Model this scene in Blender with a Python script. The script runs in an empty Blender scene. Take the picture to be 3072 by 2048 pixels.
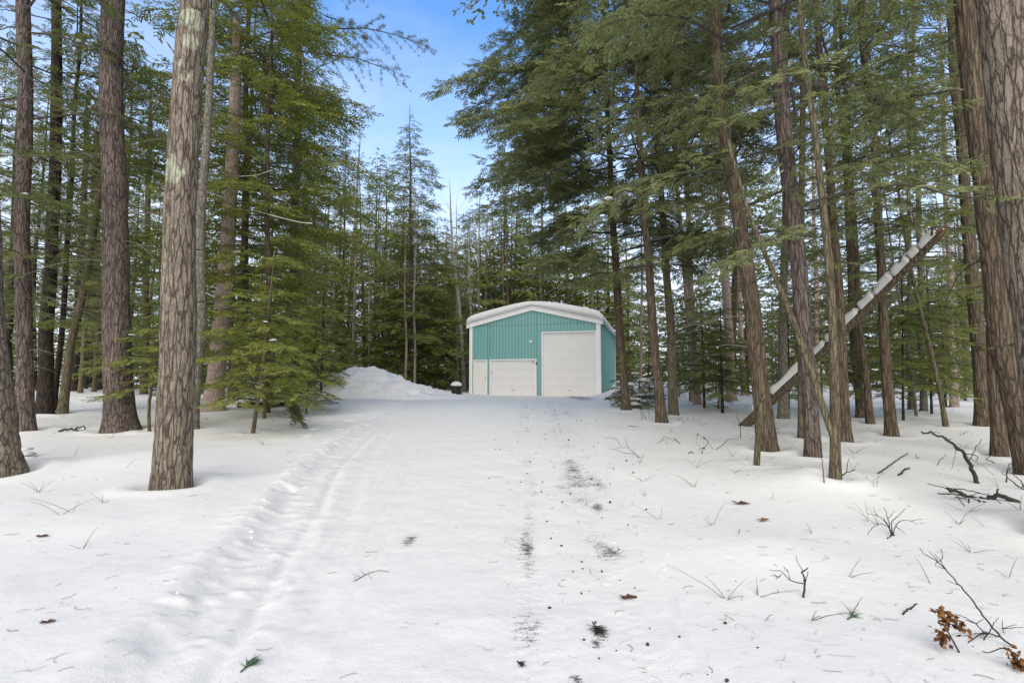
import bpy, math, random
import numpy as np
from mathutils import Vector, Matrix, Quaternion

random.seed(7)
RNG = np.random.default_rng(11)
SC = bpy.context.scene
COL = SC.collection
R = math.radians
PI = math.pi

# ------------------------------------------------------------------ camera
FPX = 17.0 / 36.0 * 1024.0          # focal length in pixels of the 1024 px frame
HORIZ = 868 * 0.43537               # horizon row
PITCH = math.atan((HORIZ - 341.0) / FPX)
CAM = np.array([0.0, 0.0, 1.5])
CP, SP = math.cos(PITCH), math.sin(PITCH)
K = 0.43537                         # photo measurements (2352 wide) -> 1024 px

cam_d = bpy.data.cameras.new("camera")
cam_d.lens = 17.0
cam_d.sensor_width = 36.0
cam_d.clip_start = 0.05
cam_d.clip_end = 2000
cam = bpy.data.objects.new("camera", cam_d)
COL.objects.link(cam)
cam.location = CAM
cam.rotation_euler = (PI / 2 + PITCH, 0, 0)
SC.camera = cam


def ray(u, v):
    xc = (u * K - 512.0) / FPX
    yc = -(v * K - 341.0) / FPX
    return np.array([xc, CP - yc * SP, SP + yc * CP])


def at_depth(u, v, Y):
    d = ray(u, v)
    return CAM + d * (Y / d[1])


# ------------------------------------------------------------------ noise
def _hash(ix, iy, iz):
    n = (ix.astype(np.int64) * 374761393 + iy.astype(np.int64) * 668265263 + iz.astype(np.int64) * 2147483647) & 0x7FFFFFFF
    n = ((n ^ (n >> 13)) * 1274126177) & 0x7FFFFFFF
    n = (n ^ (n >> 16)) & 0x7FFFFFFF
    return n.astype(np.float64) / 0x7FFFFFFF


def vnoise(x, y, z=None):
    x = np.asarray(x, float); y = np.asarray(y, float)
    z = np.zeros_like(x) if z is None else np.asarray(z, float)
    ix, iy, iz = np.floor(x), np.floor(y), np.floor(z)
    fx, fy, fz = x - ix, y - iy, z - iz
    fx = fx * fx * (3 - 2 * fx); fy = fy * fy * (3 - 2 * fy); fz = fz * fz * (3 - 2 * fz)
    r = 0
    for a in (0, 1):
        for b in (0, 1):
            for c in (0, 1):
                w = (fx if a else 1 - fx) * (fy if b else 1 - fy) * (fz if c else 1 - fz)
                r = r + w * _hash(ix + a, iy + b, iz + c)
    return r * 2 - 1


def fbm(x, y, s, octv=3):
    r, a, t = 0, 1.0, 0
    for i in range(octv):
        r = r + a * vnoise(x * s + 17.3 * i, y * s - 9.1 * i)
        t += a; a *= 0.5; s *= 2.07
    return r / t


def sstep(a, b, x):
    t = np.clip((x - a) / (b - a), 0, 1)
    return t * t * (3 - 2 * t)


# ------------------------------------------------------------------ mesh helpers
def make_mesh(name, V, F, mat=None, smooth=False, attr=None, mats=None, midx=None):
    """V (n,3) float, F list of arrays (m,k) of vertex indices."""
    if not isinstance(F, (list, tuple)):
        F = [F]
    F = [np.asarray(f, np.int32) for f in F if len(f)]
    me = bpy.data.meshes.new(name)
    V = np.ascontiguousarray(V, np.float32)
    me.vertices.add(len(V))
    me.vertices.foreach_set("co", V.ravel())
    loops = np.concatenate([f.ravel() for f in F])
    sizes = np.concatenate([np.full(len(f), f.shape[1], np.int32) for f in F])
    starts = np.concatenate([[0], np.cumsum(sizes)[:-1]]).astype(np.int32)
    me.loops.add(len(loops))
    me.loops.foreach_set("vertex_index", loops)
    me.polygons.add(len(sizes))
    me.polygons.foreach_set("loop_start", starts)
    me.polygons.foreach_set("loop_total", sizes)
    if midx is not None:
        me.polygons.foreach_set("material_index", np.asarray(midx, np.int32))
    me.update(calc_edges=True)
    if attr is not None:
        for k, a in attr.items():
            at = me.attributes.new(k, 'FLOAT', 'POINT')
            at.data.foreach_set("value", np.ascontiguousarray(a, np.float32))
    me.validate()
    me.polygons.foreach_set("use_smooth", np.full(len(me.polygons), bool(smooth)))
    for m in (mats if mats else ([mat] if mat else [])):
        me.materials.append(m)
    return me


def link(name, data, parent=None, loc=None):
    o = bpy.data.objects.new(name, data)
    COL.objects.link(o)
    if parent is not None:
        o.parent = parent
    if loc is not None:
        o.location = loc
    return o


def tag(o, label=None, cat=None, group=None, kind=None):
    if label: o['label'] = label
    if cat: o['category'] = cat
    if group: o['group'] = group
    if kind: o['kind'] = kind
    return o


class Geo:
    """collects quads, triangles and tubes into one mesh"""
    def __init__(self):
        self.V = []; self.F4 = []; self.F3 = []; self.n = 0

    def add(self, V, F):
        V = np.asarray(V, float).reshape(-1, 3); F = np.asarray(F, np.int64)
        (self.F4 if F.shape[1] == 4 else self.F3).append(F + self.n)
        self.V.append(V); self.n += len(V)

    def box(self, x0, x1, y0, y1, z0, z1):
        V = [(x0, y0, z0), (x1, y0, z0), (x1, y1, z0), (x0, y1, z0), (x0, y0, z1), (x1, y0, z1), (x1, y1, z1), (x0, y1, z1)]
        self.add(V, [(0, 3, 2, 1), (4, 5, 6, 7), (0, 1, 5, 4), (1, 2, 6, 5), (2, 3, 7, 6), (3, 0, 4, 7)])

    def tubes(self, P, Rr, sides=4, cap=False):
        P = np.asarray(P, float); Rr = np.asarray(Rr, float)
        if P.ndim == 2:
            P = P[None]; Rr = Rr[None]
        B, n, _ = P.shape
        T = np.gradient(P, axis=1)
        T /= np.linalg.norm(T, axis=2, keepdims=True) + 1e-9
        ref = np.where(np.abs(T[..., 2:3]).mean(axis=1, keepdims=True) > 0.8, np.array([1.0, 0, 0]), np.array([0, 0, 1.0]))
        N = np.cross(T, np.broadcast_to(ref, T.shape)); N /= np.linalg.norm(N, axis=2, keepdims=True) + 1e-9
        Bn = np.cross(T, N)
        a = np.arange(sides) / sides * 2 * PI
        ring = P[:, :, None, :] + Rr[:, :, None, None] * (np.cos(a)[None, None, :, None] * N[:, :, None, :] + np.sin(a)[None, None, :, None] * Bn[:, :, None, :])
        V = ring.reshape(-1, 3)
        i = np.arange(n - 1)[:, None]; j = np.arange(sides)[None, :]
        q = np.stack([i * sides + j, i * sides + (j + 1) % sides, (i + 1) * sides + (j + 1) % sides, (i + 1) * sides + j], -1).reshape(-1, 4)
        F = (q[None] + (np.arange(B) * n * sides)[:, None, None]).reshape(-1, 4)
        self.add(V, F)
        if cap:
            for b in range(B):
                for k in (0, n - 1):
                    c = P[b, k]; rr = ring[b, k]
                    self.add(np.concatenate([rr, c[None]]), [(s, (s + 1) % sides, sides) for s in range(sides)])

    def mesh(self, name, mat, smooth=False):
        V = np.concatenate(self.V) if self.V else np.zeros((0, 3))
        F = []
        if self.F4: F.append(np.concatenate(self.F4))
        if self.F3: F.append(np.concatenate(self.F3))
        return make_mesh(name, V, F, mat, smooth)


# ------------------------------------------------------------------ materials
def new_mat(name):
    m = bpy.data.materials.new(name); m.use_nodes = True
    nt = m.node_tree
    for n in list(nt.nodes): nt.nodes.remove(n)
    out = nt.nodes.new("ShaderNodeOutputMaterial")
    return m, nt, out


def N(nt, typ, **kw):
    n = nt.nodes.new(typ)
    for k, v in kw.items():
        if k.startswith("i_"):
            key = k[2:]
            key = int(key) if key.isdigit() else key.replace("_", " ")
            n.inputs[key].default_value = v
        else:
            setattr(n, k, v)
    return n


def ramp(nt, fac, stops):
    r = nt.nodes.new("ShaderNodeValToRGB")
    el = r.color_ramp.elements
    while len(el) < len(stops): el.new(0.5)
    for e, (p, c) in zip(el, stops):
        e.position = p; e.color = (*c, 1) if len(c) == 3 else c
    nt.links.new(fac, r.inputs[0])
    return r.outputs[0]


def mixc(nt, fac, a, b, blend='MIX'):
    m = nt.nodes.new("ShaderNodeMix"); m.data_type = 'RGBA'; m.blend_type = blend
    for sock, val in ((m.inputs[0], fac), (m.inputs[6], a), (m.inputs[7], b)):
        if hasattr(val, "is_output"): nt.links.new(val, sock)
        elif isinstance(val, (int, float)): sock.default_value = val
        else: sock.default_value = (*val, 1)
    return m.outputs[2]


def math_(nt, op, a, b=None, clamp=False):
    m = nt.nodes.new("ShaderNodeMath"); m.operation = op; m.use_clamp = clamp
    for s, v in ((0, a), (1, b)):
        if v is None: continue
        if hasattr(v, "is_output"): nt.links.new(v, m.inputs[s])
        else: m.inputs[s].default_value = v
    return m.outputs[0]


def objcoord(nt, scale=(1, 1, 1)):
    tc = nt.nodes.new("ShaderNodeTexCoord")
    mp = nt.nodes.new("ShaderNodeMapping"); mp.inputs["Scale"].default_value = scale
    nt.links.new(tc.outputs["Object"], mp.inputs["Vector"])
    return mp.outputs[0]


def noise(nt, vec, scale, detail=3, rough=0.55):
    n = nt.nodes.new("ShaderNodeTexNoise")
    n.inputs["Scale"].default_value = scale; n.inputs["Detail"].default_value = detail; n.inputs["Roughness"].default_value = rough
    nt.links.new(vec, n.inputs["Vector"])
    return n


def bump(nt, h, strength, dist):
    b = nt.nodes.new("ShaderNodeBump"); b.inputs["Strength"].default_value = strength; b.inputs["Distance"].default_value = dist
    nt.links.new(h, b.inputs["Height"])
    return b.outputs[0]


def principled(nt, out, color, rough=0.7, normal=None, metallic=0.0, spec=None):
    p = nt.nodes.new("ShaderNodeBsdfPrincipled")
    if hasattr(color, "is_output"): nt.links.new(color, p.inputs["Base Color"])
    else: p.inputs["Base Color"].default_value = (*color, 1)
    if hasattr(rough, "is_output"): nt.links.new(rough, p.inputs["Roughness"])
    else: p.inputs["Roughness"].default_value = rough
    p.inputs["Metallic"].default_value = metallic
    if spec is not None: p.inputs["Specular IOR Level"].default_value = spec
    if normal is not None: nt.links.new(normal, p.inputs["Normal"])
    nt.links.new(p.outputs[0], out.inputs[0])
    return p


def mat_plain(name, color, rough=0.6, var=0.12, scale=6, spec=None, bmp=0.0):
    m, nt, out = new_mat(name)
    v = objcoord(nt)
    n = noise(nt, v, scale, 4)
    c = mixc(nt, n.outputs[0], tuple(x * (1 - var) for x in color), tuple(min(1, x * (1 + var)) for x in color))
    nrm = bump(nt, n.outputs[0], bmp, 0.02) if bmp else None
    principled(nt, out, c, rough, nrm, spec=spec)
    return m


def mat_bark(name, light, dark, S=14.0, stretch=0.16, lichen=0.0, width=0.16, depth=0.02, spots=()):
    """long wandering furrows broken by short cross cracks"""
    m, nt, out = new_mat(name)
    def ridge(vec, scale, w, det=2):
        n = noise(nt, vec, scale, det, 0.6)
        a = math_(nt, 'ABSOLUTE', math_(nt, 'SUBTRACT', n.outputs[0], 0.5))
        return ramp(nt, a, [(0.0, (0, 0, 0)), (w * 0.35, (0.35,) * 3), (w, (1, 1, 1))])
    v = objcoord(nt, (1, 1, stretch))
    w1 = noise(nt, objcoord(nt, (1, 1, stretch * 2.2)), S * 0.55, 4, 0.6)
    vm = nt.nodes.new("ShaderNodeVectorMath"); vm.operation = 'MULTIPLY_ADD'
    nt.links.new(w1.outputs["Color"], vm.inputs[0]); vm.inputs[1].default_value = (1.5 / S, 1.5 / S, 1.1 / S)
    nt.links.new(v, vm.inputs[2])
    vo = nt.nodes.new("ShaderNodeTexVoronoi"); vo.feature = 'DISTANCE_TO_EDGE'; vo.inputs["Scale"].default_value = S
    vc = nt.nodes.new("ShaderNodeTexVoronoi"); vc.feature = 'F1'; vc.inputs["Scale"].default_value = S
    nt.links.new(vm.outputs[0], vo.inputs["Vector"]); nt.links.new(vm.outputs[0], vc.inputs["Vector"])
    r1 = ramp(nt, vo.outputs["Distance"], [(0.0, (0, 0, 0)), (width, (0.5,) * 3), (width * 2.6, (1, 1, 1))])
    r2 = ridge(objcoord(nt, (1.1, 1.1, stretch * 2.0)), S * 1.1, 0.05, 3)
    crack = math_(nt, 'MULTIPLY', r1, math_(nt, 'ADD', math_(nt, 'MULTIPLY', r2, 0.45), 0.55))
    fine = noise(nt, objcoord(nt, (1, 1, 0.35)), S * 5.0, 6, 0.7)
    plate = mixc(nt, fine.outputs[0], tuple(x * 0.62 for x in light), tuple(min(1, x * 1.40) for x in light))
    sc_ = nt.nodes.new("ShaderNodeSeparateColor"); nt.links.new(vc.outputs["Color"], sc_.inputs[0])
    plate = mixc(nt, math_(nt, 'MULTIPLY', sc_.outputs[0], 0.35), plate, tuple(x * 0.55 for x in light))
    big = noise(nt, objcoord(nt), 1.6, 3)
    plate = mixc(nt, math_(nt, 'MULTIPLY', big.outputs[0], 0.35), plate, tuple((a * 0.6 + b * 0.4) for a, b in zip(light, dark)))
    col = mixc(nt, crack, dark, plate)
    if lichen:
        ln = noise(nt, objcoord(nt, (1, 1, 0.7)), 2.7, 7, 0.7)
        lm = ramp(nt, ln.outputs[0], [(0.635, (0, 0, 0)), (0.68, (1, 1, 1))])
        lm = math_(nt, 'MULTIPLY', lm, math_(nt, 'MULTIPLY', crack, lichen))
        col = mixc(nt, lm, col, (0.40, 0.43, 0.34))
    for (px_, py_, pz_, pr_) in spots:
        dn = nt.nodes.new("ShaderNodeVectorMath"); dn.operation = 'DISTANCE'
        nt.links.new(objcoord(nt), dn.inputs[0]); dn.inputs[1].default_value = (px_, py_, pz_)
        sn_ = noise(nt, objcoord(nt), 13, 6, 0.75)
        e = math_(nt, 'SUBTRACT', math_(nt, 'MULTIPLY', sn_.outputs[0], 2.0), math_(nt, 'DIVIDE', dn.outputs["Value"], pr_))
        lm = math_(nt, 'MULTIPLY', math_(nt, 'MULTIPLY', e, 6.0, clamp=True), math_(nt, 'ADD', math_(nt, 'MULTIPLY', crack, 0.8), 0.15))
        col = mixc(nt, lm, col, (0.40, 0.43, 0.33))
    h = math_(nt, 'ADD', crack, math_(nt, 'MULTIPLY', fine.outputs[0], 0.6))
    principled(nt, out, col, 0.9, bump(nt, h, 0.8, depth), spec=0.15)
    return m


def mat_leaf(name, a, b, c, transl=0.28):
    """needles: three greens picked per needle spray, with slow drift through the crown"""
    m, nt, out = new_mat(name)
    g = nt.nodes.new("ShaderNodeNewGeometry")
    n = noise(nt, objcoord(nt), 0.55, 2)
    f = math_(nt, 'ADD', math_(nt, 'MULTIPLY', g.outputs["Random Per Island"], 0.55), math_(nt, 'MULTIPLY', n.outputs[0], 0.45))
    col = ramp(nt, f, [(0.12, a), (0.5, b), (0.9, c)])
    d = nt.nodes.new("ShaderNodeBsdfPrincipled"); d.inputs["Roughness"].default_value = 0.5; d.inputs["Specular IOR Level"].default_value = 0.3
    t = nt.nodes.new("ShaderNodeBsdfTranslucent")
    nt.links.new(col, d.inputs["Base Color"]); nt.links.new(col, t.inputs["Color"])
    mx = nt.nodes.new("ShaderNodeMixShader"); mx.inputs[0].default_value = transl
    nt.links.new(d.outputs[0], mx.inputs[1]); nt.links.new(t.outputs[0], mx.inputs[2])
    nt.links.new(mx.outputs[0], out.inputs[0])
    return m


def mat_snow(name, tint=(0.755, 0.755, 0.752), s1=9, s2=60, bs=0.25, dist=0.03):
    m, nt, out = new_mat(name)
    v = objcoord(nt)
    a = noise(nt, v, s1, 4); b = noise(nt, v, s2, 3)
    h = math_(nt, 'ADD', a.outputs[0], math_(nt, 'MULTIPLY', b.outputs[0], 0.25))
    col = mixc(nt, a.outputs[0], tuple(x * 0.975 for x in tint), tint)
    principled(nt, out, col, 0.65, bump(nt, h, bs, dist), spec=0.25)
    return m


def mat_drive(name):
    m, nt, out = new_mat(name)
    v = objcoord(nt)
    a = noise(nt, v, 11, 5, 0.6); b = noise(nt, v, 75, 3)
    snow = mixc(nt, a.outputs[0], (0.725, 0.725, 0.722), (0.765, 0.765, 0.762))
    at = nt.nodes.new("ShaderNodeAttribute"); at.attribute_name = "dirt"
    st = noise(nt, objcoord(nt, (1, 2.4, 1)), 13, 10, 0.80)
    fn = noise(nt, objcoord(nt, (1, 2.0, 1)), 70, 6, 0.80)
    s = math_(nt, 'ADD', math_(nt, 'MULTIPLY', st.outputs[0], 0.5), math_(nt, 'MULTIPLY', fn.outputs[0], 0.5))
    s = math_(nt, 'ADD', math_(nt, 'MULTIPLY', s, 2.1), -0.55)
    thr = math_(nt, 'SUBTRACT', 0.88, math_(nt, 'MULTIPLY', at.outputs["Fac"], 0.515))
    msk = math_(nt, 'MULTIPLY', math_(nt, 'SUBTRACT', s, thr), 12.0, clamp=True)
    col = mixc(nt, math_(nt, 'MULTIPLY', msk, 0.93), snow, (0.045, 0.042, 0.04))
    h = math_(nt, 'ADD', a.outputs[0], math_(nt, 'MULTIPLY', b.outputs[0], 0.35))
    principled(nt, out, col, 0.6, bump(nt, h, 0.26, 0.03), spec=0.25)
    return m


M = {}
M['snow'] = mat_snow("snow")
M['snow_lump'] = mat_snow("lumpy_snow", (0.755, 0.755, 0.752), 14, 70, 0.35, 0.04)
M['drive'] = mat_drive("packed_driveway_snow")
M['pine'] = mat_bark("furrowed_pine_bark", (0.285, 0.240, 0.195), (0.062, 0.048, 0.037), 17, 0.115, 0.5, 0.05, 0.03)
M['pine_red'] = mat_bark("reddish_pine_bark", (0.215, 0.172, 0.155), (0.045, 0.035, 0.031), 17, 0.115, 0.2, 0.052, 0.03)
M['dark'] = mat_bark("dark_wet_bark", (0.075, 0.060, 0.049), (0.018, 0.014, 0.012), 18, 0.13, 0.0, 0.07)
M['hem'] = mat_bark("brown_hemlock_bark", (0.200, 0.156, 0.112), (0.052, 0.039, 0.028), 21, 0.08, 0.0, 0.08)
M['olive'] = mat_bark("greenish_bark", (0.220, 0.190, 0.122), (0.065, 0.055, 0.037), 24, 0.12, 0.0, 0.07)
M['pink'] = mat_bark("pale_pink_pine_bark", (0.48, 0.385, 0.335), (0.25, 0.185, 0.16), 15, 0.22, 0.0, 0.06)
M['grey'] = mat_bark("grey_smooth_bark", (0.25, 0.225, 0.185), (0.10, 0.09, 0.075), 13, 0.35, 0.5, 0.06)
M['pale'] = mat_bark("pale_bare_tree_bark", (0.44, 0.415, 0.36), (0.20, 0.185, 0.16), 13, 0.35, 0.0, 0.06)
M['limb'] = mat_plain("branch_wood", (0.060, 0.050, 0.040), 0.85, 0.3, 4)
M['twig_grey'] = mat_plain("grey_dead_twigs", (0.21, 0.185, 0.155), 0.85, 0.3, 4)
M['stick'] = mat_plain("wet_black_sticks", (0.030, 0.026, 0.023), 0.8, 0.3, 12)
M['leaf_a'] = mat_leaf("hemlock_needles", (0.090, 0.120, 0.030), (0.200, 0.234, 0.060), (0.315, 0.342, 0.105), 0.4)
M['leaf_b'] = mat_leaf("bluish_hemlock_needles", (0.094, 0.120, 0.044), (0.208, 0.236, 0.094), (0.330, 0.360, 0.180), 0.4)
M['leaf_c'] = mat_leaf("fresh_hemlock_needles", (0.115, 0.150, 0.030), (0.238, 0.272, 0.060), (0.360, 0.382, 0.105), 0.4)
M['leaf_d'] = mat_leaf("dark_pine_needles", (0.062, 0.082, 0.026), (0.136, 0.162, 0.052), (0.230, 0.258, 0.095), 0.4)

# ------------------------------------------------------------------ terrain
_dy = np.array([-20, 1.5, 2.4, 3.1, 4.6, 7.6, 11.5, 14.5, 18, 22, 26, 40])
_xl = np.array([-2.0, -2.05, -2.08, -2.19, -2.55, -3.3, -3.9, -4.1, -4.3, -4.8, -5.5, -5.5])
_xr = np.array([1.0, 1.0, 1.02, 1.05, 1.12, 1.46, 1.9, 2.2, 2.7, 4.2, 6.2, 6.2])


def drive_edges(y):
    return np.interp(y, _dy, _xl), np.interp(y, _dy, _xr)


# garage footprint frame
GA = R(16.0)
GA0 = at_depth(1079, 907, 29.6)
GA0[2] = 0.50
GDX = np.array([math.cos(GA), -math.sin(GA), 0.0])
GDY = np.array([math.sin(GA), math.cos(GA), 0.0])
GW, GL = 7.9, 12.0


def terrain(x, y, fine=True):
    x = np.asarray(x, float); y = np.asarray(y, float)
    z = 0.5 * sstep(3.0, 25.0, y)
    xl, xr = drive_edges(y)
    jit = 0.10 * fbm(x * 0 + 3.3, y, 0.9, 3)
    inside = sstep(-0.05, 0.30, x - (xl + jit)) * sstep(-0.35, 0.35, (xr + 0.6 * jit) - x)
    # flat yard before the garage
    yard = sstep(20.5, 23.0, y) * sstep(-6.8, -5.3, x) * sstep(9.2, 7.2, x) * sstep(46, 43, y)
    inside = np.maximum(inside, yard)
    out_z = 0.055 + 0.05 * fbm(x, y, 0.45, 3) + 0.10 * fbm(x + 40, y, 0.12, 2) * sstep(6, 14, np.abs(x) + 0.3 * y)
    z = z + (1 - inside) * out_z
    # lumpy windrow thrown up along the left edge
    d = x - (xl + 0.05)
    rid = np.exp(-((d + 0.02) / 0.24) ** 2) * sstep(0.4, 1.5, y) * sstep(17.0, 13.0, y)
    lump = np.maximum(fbm(x, y, 8.0, 4) + 0.6 * fbm(x + 5, y, 1.3, 2), -0.2)
    z = z + rid * (0.030 + 0.036 * lump * sstep(2.2, 3.6, y))
    band = sstep(-0.1, 0.15, d) * sstep(1.0, 0.45, d) * sstep(2.0, 3.0, y) * sstep(20, 15, y)
    if fine:
        z = z + band * 0.020 * np.maximum(fbm(x + 9, y, 8.0, 2), -0.1)
    # ruts beside it
    for off, dep, w in ((0.55, 0.026, 0.055), (0.92, 0.010, 0.10)):
        z = z - dep * np.exp(-((d - off - 0.04 * fbm(x * 0, y, 0.7, 2)) / w) ** 2) * sstep(16, 12, y)
        z = z + dep * 0.5 * np.exp(-((d - off - 0.15) / 0.05) ** 2) * sstep(16, 12, y) * (0.6 + fbm(x, y, 3.0, 2))
    # wheel tracks
    for xc, w, dep in ((0.028 * y + 0.02, 0.22, 0.016), (0.55 + 0.055 * y, 0.25, 0.02), (-0.95 - 0.07 * y, 0.3, 0.012)):
        z = z - dep * np.exp(-((x - xc) / w) ** 2) * inside
    for xc, sg in ((-1.35 - 0.10 * y, 0), (-0.95 - 0.07 * y, 0), (0.55 + 0.055 * y, 1), (0.028 * y + 0.02, 1)):
        e0 = x - xc - 0.05 * fbm(x * 0 + 2, y, 0.5, 2)
        z = z - inside * 0.007 * np.exp(-((e0 - 0.11) / 0.022) ** 2) - inside * 0.007 * np.exp(-((e0 + 0.11) / 0.022) ** 2) + inside * 0.005 * np.exp(-((e0 - 0.15) / 0.025) ** 2)
        if fine and sg:
            z = z + inside * 0.0022 * np.exp(-(e0 / 0.09) ** 4) * np.sin(y * 70 + np.sign(e0) * 1.6)
    # crack and low lip along the right edge
    e = x - xr
    z = z + 0.018 * np.exp(-((e - 0.10) / 0.22) ** 2) * sstep(18, 13, y) - 0.020 * np.exp(-((e + 0.03 + 0.07 * fbm(x, y, 2.2, 2)) / 0.022) ** 2) * sstep(11, 6, y) * sstep(-0.2, 0.4, fbm(x, y, 1.1, 2) + 0.25)
    # ploughed heaps right of the garage door
    lump2 = np.maximum(fbm(x, y, 2.6, 3), -0.2)
    hp = np.exp(-(((x - 5.75) / 1.1) ** 2 + ((y - 25.6) / 1.0) ** 2)) * 0.62 + np.exp(-(((x - 7.3) / 1.4) ** 2 + ((y - 25.4) / 1.3) ** 2)) * 0.75 + np.exp(-(((x - 4.4) / 1.2) ** 2 + ((y - 20.5) / 2.0) ** 2)) * 0.16
    z = z + hp * (0.75 + 0.55 * lump2)
    # low bank between snow pile and garage
    hp2 = np.exp(-(((x + 4.6) / 2.0) ** 2 + ((y - 29.0) / 0.9) ** 2)) * 0.38
    z = z + hp2 * (0.8 + 0.5 * lump2)
    if fine:
        z = z + inside * 0.010 * fbm(x, y, 3.5, 3) + (1 - inside) * 0.007 * fbm(x, y, 2.5, 3)
        # footprints and dents
        for fx, fy, fr in FOOT:
            q = ((x - fx) ** 2 + ((y - fy) * 0.8) ** 2) / fr ** 2
            z = z - 0.05 * np.exp(-q * q)
    # soft mounds on the right
    for mx, my, mr, mh in ((4.2, 6.6, 0.9, 0.14), (2.1, 4.2, 0.6, 0.05), (-4.6, 5.2, 0.9, 0.06), (-6.2, 8.2, 1.2, 0.10)):
        z = z + mh * np.exp(-(((x - mx) / mr) ** 2 + ((y - my) / mr) ** 2))
    return z


FOOT = []
WELLS = []


def ground(u, v):
    d = ray(u, v)
    t = 0.6 * 1.02 ** np.arange(330)
    for _ in range(4):
        P = CAM + d * t[:, None]
        below = P[:, 2] < terrain(P[:, 0], P[:, 1], False)
        k = int(np.argmax(below)) if below.any() else len(t) - 1
        lo, hi = t[max(0, k - 1)], t[k]
        t = np.linspace(lo, hi, 12)
    return CAM + d * hi


for (fu, fv) in ((755, 962), (775, 985), (720, 985), (700, 1000), (735, 950), (800, 965), (655, 1120)):
    p = ground(fu, fv); FOOT.append((p[0], p[1], 0.13))


def dirt_at(x, y):
    d = np.zeros_like(x)
    spots = []
    # photo positions of stains: u, v, ru (half width px), rv (half height px), strength
    for (u, v, ru, rv, s) in ((1210, 1255, 26, 60, 0.80), (1215, 1180, 22, 60, 0.62), (1222, 1110, 26, 50, 0.66), (1215, 1060, 30, 30, 0.55), (1205, 1370, 16, 55, 0.50), (1200, 1430, 18, 30, 0.45),
                              (1400, 1272, 42, 22, 1.05), (1375, 1250, 40, 30, 0.75), (1330, 1105, 60, 22, 0.82), (1372, 1165, 26, 18, 0.80), (1370, 1110, 34, 30, 0.75), (1300, 1120, 40, 18, 0.7), (1375, 1328, 20, 8, 0.75), (1380, 1455, 15, 20, 1.2), (1370, 1478, 14, 10, 0.95), (1322, 1555, 18, 13, 1.25), (940, 1240, 18, 18, 0.85), (1170, 1240, 30, 30, 0.6),
                              (1300, 1160, 30, 30, 0.55), (1355, 1200, 34, 28, 0.55), (1310, 990, 46, 24, 0.60), (1300, 950, 60, 14, 0.62), (1250, 905, 70, 5, 0.75), (1330, 912, 40, 6, 1.05), (1180, 916, 60, 4, 0.6), (1290, 930, 80, 12, 0.55), (1250, 1010, 40, 40, 0.45), (1340, 1050, 40, 34, 0.5)):
        p = ground(u, v)
        pr = ground(u + ru, v); pv = ground(u, v - rv)
        spots.append((p[0], p[1], abs(pr[0] - p[0]) + 0.01, abs(pv[1] - p[1]) + 0.01, s))
    for (sx, sy, rx, ry, s) in spots:
        q = ((x - sx) / (rx * 1.25)) ** 2 + ((y - sy) / (ry * 1.35)) ** 2
        d = np.maximum(d, np.minimum(s, 0.92) * np.exp(-q) * (1 + 0.30 * fbm(x + 7, y, 6.0, 3)))
    tr = np.maximum(np.exp(-((x - 0.028 * y - 0.02) / 0.20) ** 2) * 0.60, np.exp(-((x - 0.55 - 0.055 * y) / 0.36) ** 2) * 0.64)
    d = np.maximum(d, tr * sstep(1.5, 3, y) * (0.72 + 0.9 * fbm(x, y, 1.3, 3)))
    d = np.maximum(d, 0.16 * sstep(-2.5, -1, x) * sstep(3, 2, x))
    return d


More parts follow.
